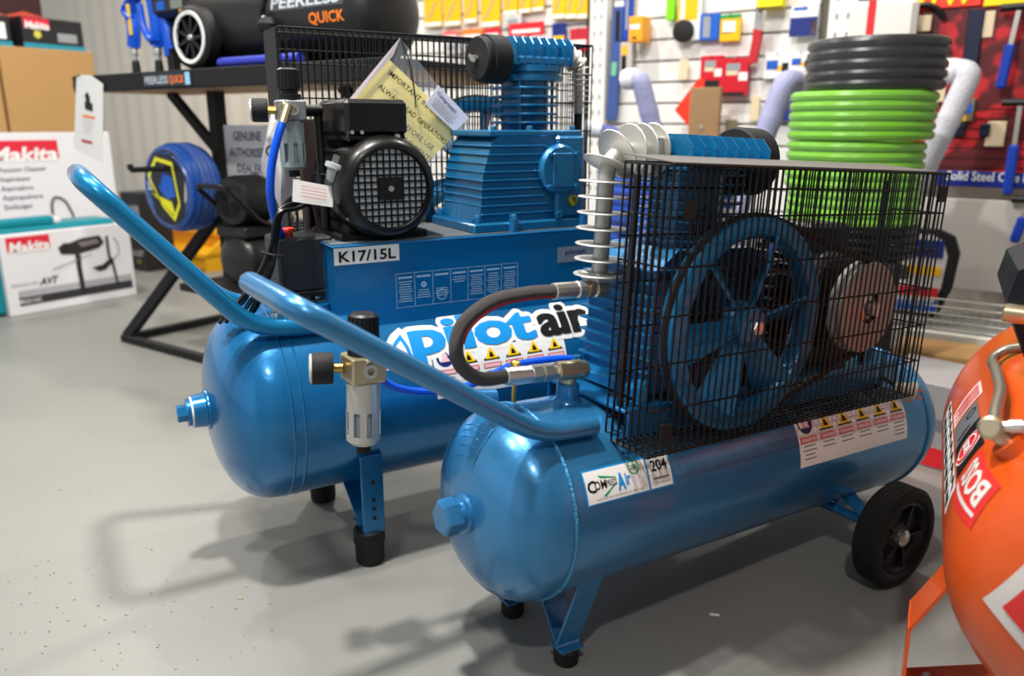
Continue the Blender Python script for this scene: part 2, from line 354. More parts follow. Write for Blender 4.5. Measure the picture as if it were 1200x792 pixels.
t = wallthing('marker', 'lime green marker hanging from slatwall hook', 'marker', 784, -8, 792, 24, .025, LIME); hook(t)
t = wallthing('tape_measure_pack', 'white and yellow pack with a black tape measure', 'pack', 796, -8, 821, 47, .008, WHITE); band(t, YEL2, .3, .42, .85, .95); band(t, YEL2, 0, 0, .12, 1)
b = Mb(); b.lathe([(0, .05), (.02, .05), (.024, .04), (.024, 0)], (-t['w'] * .18, -.008, t['h'] * .2), (0, -1, 0), 20); b.build('tape_case', BLACKM, t)
t = wallthing('carded_pack', 'blue and silver blister pack on slatwall', 'pack', 822, 17, 843, 47, .015, MIDB); band(t, GREYP, .18, .12, .55, .9); hook(t)
t = wallthing('carded_pack', 'green and yellow blister pack next to the red handled saw', 'pack', 846, 18, 868, 48, .015, YEL2); band(t, mat('leaf_green', (30, 150, 70), .5), 0, .85, 1, 1); band(t, WHITE, .15, .35, .75, .75); band(t, INK, .1, .3, .6, .34); hook(t)
t = thing('wall_saw', 'grey bladed saw with red handle hanging on slatwall', 'saw', tuple(wpt(885, 76, WD - .03)), (0, 0, math.atan2(ew.y, ew.x))); b = Mb()
b.prism([(-.01, .10), (.022, .12), (.022, .245), (-.006, .27), (-.01, .24)], (0, -.02, 0), (1, 0, 0), UP, (0, .004, 0)); b.build('blade', GREYP, t)
b = Mb(); b.prism([(-.022, 0), (.012, .01), (.022, .08), (.026, .14), (-.010, .15), (-.012, .10), (-.02, .05)], (0, -.032, 0), (1, 0, 0), UP, (0, .028, 0)); b.build('handle', mat('saw_red', (190, 40, 45), .45), t)
t = wallthing('carded_pack', 'bright yellow box hanging at the top of slatwall', 'pack', 893, -20, 921, 10, .05, mat('lemon_card', (250, 225, 20), .5)); band(t, INK, 0, 0, 1, .06)
t = wallthing('carded_pack', 'navy and white pack hanging beside slotted upright', 'pack', 929, 8, 958, 42, .02, WHITE); band(t, DKB, .0, .0, 1, .62); band(t, YEL2, .75, .05, .98, .5); band(t, MIDB, .1, .85, .6, .95); hook(t)
for (x0, y0, x1, y1, lb) in ((824, 66, 847, 106, 'red tool-bit pack hanging beside its twin, nearer the wooden board'), (848, 69, 877, 112, 'red tool-bit pack with black base beside the saw')):
    t = wallthing('bit_pack', lb, 'pack', x0, y0, x1, y1, .025, mat('bit_red', (200, 24, 44), .45), 'red bit packs'); band(t, BEIGE, .2, .55, .62, .66); band(t, GREYP, .2, .66, .7, .86); band(t, WHITE, .66, .4, .98, .62); band(t, BLACKM, .05, .0, .9, .1 if x0 > 830 else .3); hook(t)
for (x0, y0, x1, y1, lb) in ((897, 62, 925, 92, 'white and blue blade pack below the yellow box'), (927, 62, 950, 84, 'white and blue blade pack below the navy pack')):
    t = wallthing('blade_card', lb, 'pack', x0, y0, x1, y1, .01, WHITE, 'blue and white blade cards'); band(t, MIDB, .1, .35, .55, .7); band(t, YEL2, .4, .3, .7, .5); band(t, INK, .7, .2, .95, .6); hook(t)
t = wallthing('pencil_card', 'beige pencil card hanging on slatwall', 'card', 797, 70, 806, 94, .006, BEIGE)
t = wallthing('pencil_card', 'beige card pack under the white blade card', 'card', 881, 112, 889, 142, .006, BEIGE)
t = wallthing('price_tag', 'small dark price tag low on the slatwall', 'tag', 851, 140, 864, 152, .01, mat('khaki_card', (120, 112, 90), .6))
t = wallthing('hanging_pack', 'blue striped pack beneath white blade cards', 'pack', 908, 118, 930, 142, .012, DKB); band(t, WHITE, .2, .45, .6, .7)
t = wallthing('wood_board', 'brown timber offcut with a screw standing against slatwall', 'board', 812, 103, 843, 172, .03, mat('raw_timber', (150, 118, 84), .6, var=.15, vscale=14), d=WD - .16)
b = Mb(); b.lathe([(0, .012), (.004, .01), (.005, 0)], (-.01, -.03, t['h'] * .33), (0, -1, 0), 14); b.build('screw_head', STEEL, t)
t = thing('red_pennant', 'red triangular plate behind the timber offcut', 'plate', tuple(wpt(806, 172, WD - .13)), (0, 0, math.atan2(ew.y, ew.x))); b = Mb()
b.prism([(-.075, .165), (.03, .30), (.06, .30), (.06, .0), (.04, .05)], (0, 0, 0), (1, 0, 0), UP, (0, .012, 0)); b.build('plate', mat('signal_red', (240, 60, 40), .45), t)
# ------------------------------------------------------------------ red tool board at the right
RDm = mat('red_board', (150, 22, 26), .5)
nt = RDm.node_tree; vo = nt.nodes.new('ShaderNodeTexNoise'); vo.inputs['Scale'].default_value = 9; vo.inputs['Detail'].default_value = 2; cr = nt.nodes.new('ShaderNodeValToRGB'); cr.color_ramp.elements[0].position = .52; cr.color_ramp.elements[0].color = (.10, .006, .010, 1); cr.color_ramp.elements[1].position = .60; cr.color_ramp.elements[1].color = (.55, .015, .02, 1)
tcn = nt.nodes.new('ShaderNodeTexCoord'); nt.links.new(tcn.outputs['Object'], vo.inputs['Vector']); nt.links.new(vo.outputs['Fac'], cr.inputs['Fac']); nt.links.new(cr.outputs['Color'], nt.nodes['Principled BSDF'].inputs['Base Color'])
t = wallthing('tool_board', 'red and black patterned tool display board with blue hammers', 'display board', 1074, -25, 1290, 206, .03, RDm, d=WD + .02)
b = Mb()
for k in range(7): zz = t['h'] * (.04 + .05 * k); b.box((-t['w'] / 2, -.032, zz), (t['w'] / 2, -.03, zz + .004))
b.build('board_grooves', mat('dark_red_line', (70, 10, 14), .5), t, kind='stuff')
def onboard(px, py, th=.03): return wpt(px, py, WD + .02 - th)
bt = thing('brand_header', 'yellow lettered header strip on the red tool board', 'sign', tuple(onboard(1160, 6)), (0, 0, math.atan2(ew.y, ew.x)))
b = Mb(); b.box((-.02, -.012, -.005), (.32, -.002, .12), .002); b.build('panel', mat('lemon_card', (0, 0, 0)), bt)
b = Mb(); b.box((-.40, -.010, -.0), (-.03, -.002, .12), .002); b.build('red_panel', mat('signal_red', (0, 0, 0)), bt)
lettering('lettering', 'ESTW', .085, mat('lemon_card', (0, 0, 0)), bt, lambda x, y: (x - .19, -.0125, y + .012), .03, width=.26)
lettering('lettering', 'PROFESSIONAL', .06, INK, bt, lambda x, y: (x + .16, -.0135, y + .03), .02, width=.28)
st = wallthing('shelf_sign', 'dark blue sign strip reading Solid Steel under the red board', 'sign', 1095, 199, 1290, 224, .02, mat('sign_blue', (14, 40, 130), .45), d=WD - .02)
lettering('lettering', 'Solid Steel One Piece Tools', .05, WHITE, st, lambda x, y: (x - .02, -.0215, y + st['h'] * .42), .01, width=st['w'] * .8)
HB = mat('tool_blue_grip', (20, 60, 165), .4)
def hammer(label, xt, yt, xb, yb, gx, grip=.55, d=WD - .06):
    a, c = wpt(xt, yt, d), wpt(xb, yb, d); t = thing('hammer', label, 'hammer', tuple(c), (0, 0, math.atan2(ew.y, ew.x)), 'blue-gripped hammers'); dd = a - c; p1 = Vector((dd.dot(ew), 0, dd.z))
    b = Mb(); b.bar((0, 0, 0), p1 * grip, .036, .026, (0, 1, 0), .008); b.build('grip', HB, t); b = Mb(); b.bar(p1 * grip, p1, .016, .012, (0, 1, 0)); b.build('shaft', STEEL, t)
    b = Mb(); b.cyl(p1 + Vector((-.06, 0, 0)), p1 + Vector((.03, 0, .0)), .014, 12); b.tube(spl([p1 + Vector((.02, 0, 0)), p1 + Vector((.06, 0, .0)), p1 + Vector((.085, 0, -.025))], 5), .008, 8); b.build('head', mat('dark_steel', (60, 60, 62), .4, .8), t)
hammer('blue-gripped hammer hanging high on red tool board', 1195, 8, 1172, 104, 0); hammer('blue-gripped hammer hanging low on the red tool board', 1196, 120, 1180, 228, 0); hammer('blue-gripped hammer hanging below the sign strip', 1207, 234, 1188, 284, 0, .6)
def dark_hook(label, x, y, s_):
    p = wpt(x, y, WD - .03); t = thing('pry_bar', label, 'pry bar', tuple(p), (0, 0, math.atan2(ew.y, ew.x)), 'dark curved pry bars'); b = Mb(); b.tube(spl([(-.07 * s_, 0, -.10 * s_), (-.075 * s_, 0, .02 * s_), (-.03 * s_, 0, .075 * s_), (.03 * s_, 0, .06 * s_), (.07 * s_, 0, .015 * s_)], 6), .013 * s_, 8); b.build('bar', BLACKG, t)
    b = Mb(); b.box((-.035 * s_, -.006, -.04 * s_), (.02 * s_, .002, .03 * s_), .002); b.build('tag', BEIGE, t)
dark_hook('dark curved pry bar hung near top of red board beside coils', 1086, 26, .85); dark_hook('dark curved pry bar hung in middle of red board beside coils', 1092, 64, .85); dark_hook('dark curved pry bar hung low on red board beside coils', 1102, 108, .95)
for (x0, y0, x1, y1, lb) in ((1144, 14, 1163, 44, 'beige price tag hung high on the red tool board'), (1158, 142, 1176, 172, 'beige price tag hung low on the red tool board')):
    wallthing('price_tag', lb, 'tag', x0, y0, x1, y1, .006, BEIGE, 'beige tags on the red board', d=WD - .012)
t = wallthing('nail_puller_pack', 'blue and yellow pack hung behind the wrapped handle', 'pack', 1118, 115, 1140, 142, .01, mat('khaki_card', (0, 0, 0)), d=WD - .012); band(t, MIDB, .2, .35, .9, .75); band(t, YEL2, .0, .0, .7, .25)
for (x, y0, y1, lb) in ((1141, 12, 75, 'dark steel bar hanging on red board by the top tag'), (1125, 145, 160, 'black hook block under the blue and yellow pack'), (1154, 145, 160, 'black hook block beside the low beige tag')):
    wallthing('tool_bar', lb, 'tool', x - 5, y0, x + 5, y1, .014, mat('dark_steel_blue', (40, 46, 66), .4, .4), d=WD - .012)
# bench and lower display at the right
pl = wallthing('back_panel', 'pale grey panel under the blue sign strip', 'panel', 1040, 226, 1290, 352, .01, mat('pale_panel', (196, 190, 184), .5), d=WD - .02)
bs = thing('base_shelf', 'white base shelf with wire fence under pale panel', 'shelf', tuple(nw * (WD - .02) + ew * wall_s(1120)), (0, 0, math.atan2(ew.y, ew.x)))
b = Mb(); b.box((-.35, -.42, .13), (.8, -.0, .165), .004); b.build('shelf_board', mat('shelf_dark_top', (150, 150, 146), .5), bs); b = Mb(); b.box((-.35, -.45, .08), (.8, -.42, .17), .004); b.build('front_lip', mat('cream_lip', (222, 218, 204), .5), bs); b = Mb(); b.box((-.35, -.38, 0), (.8, -.36, .08)); b.build('kick_board', GR, bs)
b = Mb()
for k in range(5): b.cyl((-.35, -.40, .175 + .028 * k), (.8, -.40, .175 + .028 * k), .002, 5)
for k in range(45): x = -.35 + 1.15 * k / 44; b.cyl((x, -.40, .165), (x, -.40, .29), .0016, 5)
b.build('wire_fence', STEEL, bs, kind='stuff')
t = thing('blade_case', 'round-topped blue and yellow saw pack standing on base shelf', 'pack', tuple(nw * (WD - .2) + ew * (wall_s(1108, WD - .2)) + UP * .166), (0, 0, math.atan2(ew.y, ew.x))); b = Mb()
P_ = [(-.11, 0), (.06, 0), (.10, .12), (.11, .26), (.085, .325), (.03, .35), (-.06, .35), (-.11, .31)]
b.prism(P_, (0, 0, 0), (1, 0, 0), UP, (0, .05, 0)); b.build('case', BLACKM, t); b = Mb(); b.prism([(x * .78 - .015, z * .9 + .015) for x, z in P_], (0, -.002, 0), (1, 0, 0), UP, (0, .004, 0)); b.build('front_card', mat('pale_grey_card', (0, 0, 0)), t)
for (z0, z1, m) in ((.24, .31, DKB), (.17, .205, YEL2), (.08, .12, RED), (.02, .06, MIDB)):
    b = Mb(); b.box((-.09, -.005, z0), (.055, -.001, z1)); b.build('print', m, t)
t = wallthing('clear_bag', 'white lumpy plastic bag hanging behind the coil stack', 'bag', 1000, 4, 1072, 60, .06, mat('bag_white', (225, 222, 218), .4), d=WD - .06, bev=.02); band(t, RED, .28, .1, .4, 1.0)
def carton(name, label, cat, c, yaw, sx, sy, sz, m, group=None):
    t = thing(name, label, cat, c, (0, 0, yaw), group); b = Mb(); b.box((-sx / 2, -sy / 2, 0), (sx / 2, sy / 2, sz), .003); b.build('body', m, t); t['w'] = sx; t['h'] = sz; t['th'] = sy / 2; return t
WY = math.atan2(ew.y, ew.x)
CARD = mat('brown_cardboard', (178, 138, 88), .7, 0, .05, 40, var=.05)
p = onplane(1132, 400, nw, 3.08); carton('carton', 'low brown cardboard carton on floor under the base shelf', 'carton', (p.x, p.y, 0), WY, .42, .22, .16, CARD)
p = onfloor(1096, 545); t = carton('carton', 'white carton with red bottom stripe behind front compressor', 'carton', (p.x + .06, p.y + .08, 0), WY - .2, .34, .26, .24, mat('shaded_white_carton', (150, 146, 146), .6)); band(t, RED, 0, .02, 1, .25); band(t, GREYINK, .3, .45, .7, .6)  # white carton, its shaded side put into a grey colour
# ================================================================== shared machine parts
def tank_profile(Rt, L, cap, k=2.5, n=14):
    e = lambda t: Rt * max(0, 1 - t ** k) ** (1 / k)
    ts = [math.sin(math.pi / 2 * i / n) for i in range(n + 1)]
    return [(-cap * t, e(t)) for t in ts[::-1]] + [(L * i / 6, Rt) for i in range(1, 6)] + [(L + cap * t, e(t)) for t in ts]
def hexbolt(b, o, ax, r, h, seg=6): b.lathe([(0, r), (h * .85, r), (h, r * .88)], o, ax, seg)
def cage(name, s0, s1, y0, y1, u0, u1, parent, pitch=.0150, vp=.0757, wr=.0018, back=True, dirs=('near', 'far', 'left', 'right', 'bottom', 'top')):
    b = Mb(); X = (1, 0, 0)
    def w_(p, q, r=wr): b.cyl(p, q, r, 5)
    n = int(round((s1 - s0) / pitch)); m = int(round((y1 - y0) / pitch)); nv = int(round((u1 - u0) / vp))
    for yy, sh in ((y0, 0), (y1, .5)):
        if yy == y1 and not back: continue
        for i in range(n + 1):
            x = s0 + (s1 - s0) * i / n; w_((x, yy, u0), (x, yy, u1))
        for j in range(nv + 1):
            z = min(u1, u0 + (u1 - u0) * (j + sh) / nv); dy = wr * 1.7 * (1 if yy == y0 else -1)
            w_((s0 - .004, yy + dy, z), (s1 + .004, yy + dy, z))
    for xx in (s0, s1):
        for i in range(1, m): y = y0 + (y1 - y0) * i / m; w_((xx, y, u0), (xx, y, u1))
        for j in range(nv + 1): z = u0 + (u1 - u0) * j / nv; w_((xx + wr * 1.7 * (1 if xx == s0 else -1), y0, z), (xx + wr * 1.7 * (1 if xx == s0 else -1), y1, z))
    for i in range(n + 1):
        x = s0 + (s1 - s0) * i / n; w_((x, y0, u0), (x, y1, u0)); w_((x, y0, u1), (x, y1, u1))
    for i in range(1, m): y = y0 + (y1 - y0) * i / m; w_((s0, y, u0 - wr), (s1, y, u0 - wr)); 
    w_((s0, y0, u1 + wr), (s1, y0, u1 + wr)); w_((s0, y1, u1 + wr), (s1, y1, u1 + wr)); w_((s0, (y0 + y1) / 2, u1 + wr), (s1, (y0 + y1) / 2, u1 + wr))
    return b.build(name, WIRE, parent, kind='stuff')
def flywheel(c, rad, wd, parent, m, nsp=6, ph=0.2, tw=-.95, side=-1):
    b = Mb(); ax = (0, 1, 0); c = Vector(c); h = wd / 2
    b.lathe([(-h, rad * .84), (-h, rad * .97), (-h * .8, rad), (-h * .25, rad), (-h * .15, rad * .975), (h * .15, rad * .975), (h * .25, rad), (h * .8, rad), (h, rad * .97), (h, rad * .84), (h * .3, rad * .8), (-h * .3, rad * .8), (-h, rad * .84)], c, ax, 64, caps=False)
    fw = b.build('flywheel', m, parent)
    b = Mb(); b.lathe([(-h * 1.3, rad * .05), (-h * 1.3, rad * .15), (-h, rad * .19), (h, rad * .21), (h, 0)], c, ax, 28); b.build('hub', m, fw)
    b = Mb(); hexbolt(b, c - Vector((0, h * 1.3, 0)), (0, -1, 0), rad * .07, .012); b.build('hub_bolt', STEEL, fw)
    for k in range(nsp):
        a = 2 * math.pi * k / nsp + ph; er = Vector((math.cos(a), 0, math.sin(a))); et = Vector((-math.sin(a), 0, math.cos(a))); ey = Vector((0, 1, 0)); b = Mb(); vs = []
        for t in (0, .25, .5, .75, 1):
            r_ = rad * (.16 + .68 * t); hw = rad * (.09 + .11 * t); tq = tw * (1 - .2 * t)
            d1 = et * math.cos(tq) + ey * math.sin(tq); nn = er.cross(d1)
            for sg in (-1, 1):
                for q in (-1, 1): vs.append(c + er * r_ + d1 * (hw * sg) + nn * (.003 * q))
        fs = []
        for i in range(4):
            o = 4 * i; 
            for a_, b_ in ((0, 1), (1, 3), (3, 2), (2, 0)): fs.append((o + a_, o + b_, o + 4 + b_, o + 4 + a_))
        b.add(vs, fs + [(0, 2, 3, 1), (16, 17, 19, 18)]); b.build('spoke', m, fw)
    return fw
def finned_pipe(name, path, r, fin, step, parent, start=.02, m=None, thick=.0022, squash=1, pr=None):
    P = [Vector(p) for p in path]; b = Mb(); b.tube(P, r, 12)
    root = b.build(name, m or ALU, parent)
    L = 0; nx = start; k = 0
    for a, c in zip(P, P[1:]):
        d = (c - a).length
        while nx <= L + d:
            o = a + (c - a) * ((nx - L) / d); t = (c - a).normalized(); b = Mb()
            b.lathe([(-thick / 2, r * .9), (-thick / 2, fin - .001), (0, fin), (thick / 2, fin - .001), (thick / 2, r * .9)], o, t, 22, caps=False); b.build('fin', m or ALU, root)
            nx += step; k += 1
        L += d
    return root
def warn_tri(fn, x, y, w_, bY, bK):
    h = w_ * .9
    poly(bK, lambda a, c: fn(a, c), [(x - w_ / 2, y), (x + w_ / 2, y), (x, y + h)])
    fl = lambda a, c: fn(a, c)
    return [(x - w_ * .38, y + h * .09), (x + w_ * .38, y + h * .09), (x, y + h * .82)]
def wheel(c, rad, wd, parent, nm='wheel'):
    c = Vector(c); ax = (0, 1, 0); h = wd / 2; b = Mb()
    pr = [(-h * .75, rad * .72), (-h, rad * .8), (-h, rad * .92), (-h * .8, rad * .985)]
    for k in range(-3, 4):
        t = k * h * .22; pr += [(t - h * .09, rad), (t - h * .04, rad * .985), (t + h * .04, rad * .985), (t + h * .09, rad)]
    pr += [(h * .8, rad * .985), (h, rad * .92), (h, rad * .8), (h * .75, rad * .72)]
    b.lathe(pr, c, ax, 48, caps=False); t = b.build(nm, RUB, parent)
    b = Mb(); b.lathe([(-h * .45, .008), (-h * .45, rad * .3), (-h * .35, rad * .32), (-h * .3, rad * .6), (-h * .8, rad * .68), (-h * .75, rad * .73), (h * .75, rad * .73), (h * .8, rad * .68), (h * .3, rad * .6), (h * .4, .008)], c, ax, 36)
    for k in range(5):
        a = 2 * math.pi * k / 5; e = Vector((math.cos(a), 0, math.sin(a))); b.bar(c + e * rad * .25 + Vector((0, -h * .45, 0)), c + e * rad * .66 + Vector((0, -h * .45, 0)), .006, h * .5, (0, 1, 0))
    b.build('rim', BLACK, t)
    b = Mb(); b.lathe([(-h * .3, rad * .17), (-h * .8, rad * .17), (-h * .95, rad * .12), (-h * 1.0, 0)], c, ax, 20); b.build('hub_cap', STEEL, t)
    return t
def gauge(c, ax, r, d, parent):
    c = Vector(c); ax = Vector(ax).normalized(); b = Mb(); b.lathe([(-d, r * .75), (-d, r * .96), (-d * .9, r), (-.002, r), (0, r * .95)], c, ax, 28); g = b.build('pressure_gauge', BLACKM, parent)
    b = Mb(); b.lathe([(0, r * .93), (.003, r * .93), (.0045, r * .8), (.005, 0)], c, ax, 28); b.build('gauge_lens', mat('gauge_lens', (215, 210, 205), .15, coat=.5), g)
    b = Mb(); b.cyl(c - ax * d, c - ax * (d + .016), .008, 10); b.build('gauge_stem', BRASS, g); return g
def regulator(c, parent, blockm, bowlm, gx=(-1, -.25, 0), sc=1.0, name='filter_regulator', front=(0, -1, 0)):
    """filter regulator; c is the centre of the metal block"""
    c = Vector(c); K = lambda *p: c + Vector(p) * sc
    b = Mb(); b.box(K(-.024, -.022, -.018), K(.024, .022, .018), .003); rg = b.build(name, blockm, parent)
    b = Mb(); b.lathe([(0, .009 * sc), (.002, .0095 * sc), (.004, .0095 * sc), (.004, .005 * sc), (-.01, .005 * sc)], K(0, -.022, 0), (0, -1, 0), 16); b.build('port', STEEL, rg)
    b = Mb(); b.lathe([(0, .021 * sc), (.010 * sc, .021 * sc), (.011 * sc, .016 * sc), (.016 * sc, .016 * sc), (.018 * sc, .0195 * sc), (.052 * sc, .0185 * sc), (.055 * sc, .015 * sc)], K(0, 0, .018), (0, 0, 1), 24)
    for k in range(18):
        a = 2 * math.pi * k / 18; b.cyl(K(.0195 * math.cos(a), .0195 * math.sin(a), .038), K(.0185 * math.cos(a), .0185 * math.sin(a), .069), .0018 * sc, 5)
    b.build('knob', BLACK, rg)
    b = Mb(); b.lathe([(0, .0205 * sc), (-.002, .0225 * sc), (-.040 * sc, .0225 * sc), (-.0405 * sc, .019 * sc)], K(0, 0, -.018), (0, 0, 1), 24, caps=False)
    for k in range(8):                       # guard with open windows
        a = 2 * math.pi * (k + .5) / 8; b.bar(K(.0215 * math.cos(a), .0215 * math.sin(a), -.058), K(.0215 * math.cos(a), .0215 * math.sin(a), -.092), .009 * sc, .003, (math.cos(a), math.sin(a), 0))
    b.lathe([(-.074 * sc, .0185 * sc), (-.074 * sc, .0228 * sc), (-.082 * sc, .0228 * sc), (-.088 * sc, .016 * sc), (-.088 * sc, .0)], K(0, 0, -.018), (0, 0, 1), 24)
    b.build('bowl_guard', bowlm, rg)
    b = Mb(); b.lathe([(-.03 * sc, .0175 * sc), (-.078 * sc, .0165 * sc), (-.084 * sc, 0)], K(0, 0, -.018), (0, 0, 1), 20); b.build('bowl', mat('bowl_plastic', (150, 165, 180), .2), rg)
    b = Mb(); b.cyl(K(0, 0, -.106), K(0, 0, -.118), .010 * sc, 12); b.build('drain', BLACKM, rg)
    g = Vector(gx).normalized(); gauge(c + g * (.066 * sc), g, .021 * sc, .027 * sc, rg); return rg
def plug3(c, d, parent, m, name='mains_plug', sc=1):
    c = Vector(c); d = Vector(d).normalized(); b = Mb(); b.lathe([(-.028 * sc, .006 * sc), (-.024 * sc, .010 * sc), (-.008 * sc, .013 * sc), (-.004 * sc, .019 * sc), (.004 * sc, .019 * sc), (.005 * sc, .016 * sc)], c, d, 20); p = b.build(name, m, parent)
    x, y, _ = basis(d)
    for k in range(3):
        a = 2 * math.pi * k / 3 + .5; o = c + x * (.008 * sc * math.cos(a)) + y * (.008 * sc * math.sin(a)); b = Mb(); b.bar(o, o + d * .019 * sc, .006 * sc, .0016 * sc, x); b.build('pin', STEEL, p)
    return p
# ================================================================== front compressor
FP = (.008, 1.2586, .2908)
fc = frame_root('air_compressor', 'blue belt-drive air compressor with wire cage facing out and 204 sticker', 'compressor', FP, 56.5, -2.9)
RF = .1683; LF = 1.0
b = Mb(); b.lathe(tank_profile(RF, LF, .107), (0, 0, 0), (1, 0, 0), 72); tk = b.build('tank', BLUE, fc, 60)
for x in (0, LF):
    b = Mb(); b.ring((x, 0, 0), (1, 0, 0), RF, .0042, 72, 6); b.build('weld_seam', BLUEW, tk)
b = Mb(); b.lathe([(-.10, .036), (-.112, .034), (-.114, .028), (-.124, .028)], (0, 0, 0), (1, 0, 0), 24); bs = b.build('end_boss', BLUE, tk)
b = Mb(); hexbolt(b, (-.122, 0, 0), (-1, 0, 0), .031, .028); b.build('hex_plug', BLUE, bs, 20)
# raised plate on the dome
b = Mb(); e = lambda t: RF * max(0, 1 - t ** 2.5) ** .4
def dome(t, a, lift=.0015): return (-.107 * t, -(e(t) + lift) * math.cos(R(a)), (e(t) + lift) * math.sin(R(a)))
vs = []; fs = []
for i in range(7):
    for j in range(7): vs.append(dome(.62 + .28 * i / 6, 82 + 40 * j / 6))
for i in range(6):
    for j in range(6): fs.append((7 * i + j, 7 * i + 7 + j, 7 * i + 8 + j, 7 * i + j + 1))
b.add(vs, fs); b.build('data_plate', BLUE, tk)
b = Mb(); b.tube([dome(.60 + .32 * i / 8, 82, .001) for i in range(9)], .0016, 6); b.build('plate_weld', BLUEW, tk)
for k in range(4):
    b = Mb(); b.tube([dome(.66 + .06 * k, 88 + 28 * i / 6, .002) for i in range(7)], .0009, 4); b.build('stamped_line', BLUEW, tk)
# handle
hp = fil([(.078, -.1, .156), (-.035, -.1, .160), (-.42, -.118, .392), (-.42, .118, .392), (-.035, .1, .160), (.01, .1, .156)], .05, 8)
b = Mb(); b.tube(hp, .0158, 16); b.build('handle', BLUE, fc)
# legs
for sg in (-1, 1):
    yf = sg * .0857
    b = Mb(); b.bar((.062, yf, -.25), (.075, sg * .128, -.098), .046, .005, (0, sg, .3)); b.bar((.062, yf + sg * .004, -.2525), (.068, sg * .006, -.158), .046, .005, (0, 0, 1)); b.box((.040, yf - .018, -.257), (.086, yf + .018, -.252)); lg = b.build('leg', BLUE, fc)
    b = Mb(); b.lathe([(0, .019), (.004, .022), (.026, .0225), (.032, .018)], (.0625, yf, -.2875), (0, 0, 1), 20); b.build('rubber_foot', RUB, lg)
    b = Mb(); b.cyl((.0625, yf, -.26), (.0625, yf, -.215), .004, 8); b.build('bolt', STEEL, lg)
# axle and wheels
b = Mb(); b.cyl((.775, -.275, -.146), (.775, .275, -.146), .010, 14)
for sg in (-1, 1): b.bar((.775, sg * .115, -.15), (.80, sg * .115, -.118), .04, .006, (0, 1, 0)); b.bar((.775, sg * .20, -.142), (.80, sg * .118, -.112), .034, .006, (0, 0, 1))
b.build('axle', BLUE2, fc)
for sg in (-1, 1): wheel((.775, sg * .248, -.146), .107, .058, fc)
# mounting plate
b = Mb(); b.box((.13, -.115, .170), (.95, .115, .178), .002)
for sg in (-1, 1): b.box((.14, sg * .112 - .003, .118), (.93, sg * .112 + .003, .176))
b.build('mounting_plate', BLUE2, fc)
# pump
cx, cu = .345, .31
b = Mb(); b.prism([(.175, .185), (.515, .185), (.515, .20), (.49, .21), (.485, .40), (.44, .435), (.25, .435), (.205, .40), (.20, .21), (.175, .20)], (0, -.085, 0), (1, 0, 0), (0, 0, 1), (0, .17, 0))
for k in range(9): b.box((.190, -.093, .225 + .022 * k), (.50, .093, .2285 + .022 * k))
pm = b.build('pump_crankcase', BLUEP, fc)
b = Mb(); b.cyl((cx, 0, .43), (cx, 0, .58), .062, 28)
for k in range(8): b.lathe([(0, .06), (0, .094), (.0035, .094), (.0035, .06)], (cx + .01, 0, .445 + .0165 * k), (0, 0, 1), 28, caps=False)
b.build('cylinder', BLUEP, fc)
b = Mb(); b.box((.255, -.088, .568), (.465, .088, .585), .004); hd = b.build('cylinder_head', BLUEP, fc)
for k in range(8):
    x = .262 + .0275 * k; b = Mb(); b.prism([(-.086, .582), (.086, .582), (.086, .606), (.066, .627), (-.066, .627), (-.086, .606)], (x, 0, 0), (0, 1, 0), (0, 0, 1), (.003, 0, 0)); b.build('head_fin', BLUEP, hd)
for x in (.305, .42):
    for y in (-.06, .06): b = Mb(); hexbolt(b, (x, y, .584), (0, 0, 1), .008, .012); b.build('head_bolt', BLUEP, hd)
for (x, y) in ((.187, -.09), (.187, .09), (.50, -.09), (.50, .09)):
    b = Mb(); b.cyl((x, y, .178), (x, y, .205), .012, 10); hexbolt(b, (x, y, .203), (0, 0, 1), .0095, .014); b.build('foot_bolt', BLUEP, pm)
# air filter ring behind head
b = Mb(); b.lathe([(0, .032), (0, .060), (.004, .064), (.06, .064), (.066, .058), (.066, 0)], (.478, .02, .585), (1, 0, 0), 36, caps=False); af = b.build('air_filter', BLACKM, fc)
b = Mb(); b.lathe([(-.006, .0), (-.006, .028), (.012, .03), (.02, .05)], (.478, .02, .585), (1, 0, 0), 28, caps=False); b.build('filter_core', ALU, af)
# discharge pipe with fins
finned_pipe('discharge_pipe', fil([(.152, 0, .375), (.152, 0, .592), (.262, 0, .600)], .045, 8), .0145, .046, .0262, fc, .012, None, .003)
b = Mb(); b.box((.128, -.024, .376), (.178, .024, .392), .003); b.build('pipe_flange', ALU, fc); b = Mb(); b.box((.23, -.03, .572), (.255, .03, .622), .003); b.build('pipe_flange', ALU, fc)
# flywheel, belt, pulley, motor
flywheel((.357, -.150, .312), .187, .036, fc, BLUEP, 6, .15)
b = Mb(); b.lathe([(-.018, .030), (-.018, .06), (-.016, .088), (-.012, .090), (-.004, .084), (0, .084), (.004, .090), (.014, .090), (.016, .05), (.016, 0)], (.70, -.150, .318), (0, 1, 0), 40, caps=False); pu = b.build('motor_pulley', mat('grey_pulley', (165, 160, 155), .5, .2), fc)
b = Mb(); b.lathe([(-.034, 0), (-.034, .014), (-.016, .016), (-.010, .034)], (.70, -.150, .318), (0, 1, 0), 20); b.build('pulley_hub', STEEL, pu)
def belt(c0, r0, c1, r1, y, wd, parent):
    d = c1[0] - c0[0]; al = math.acos((r0 - r1) / d); P = []
    for i in range(25): a = al + (2 * math.pi - 2 * al) * i / 24; P.append((c0[0] + r0 * math.cos(a), y, c0[1] + r0 * math.sin(a)))
    for i in range(17): a = -al + 2 * al * i / 16; P.append((c1[0] + r1 * math.cos(a), y, c1[1] + r1 * math.sin(a)))
    b = Mb(); b.tube(P, wd / 2, 6, closed=True); return b.build('drive_belt', RUB, parent)
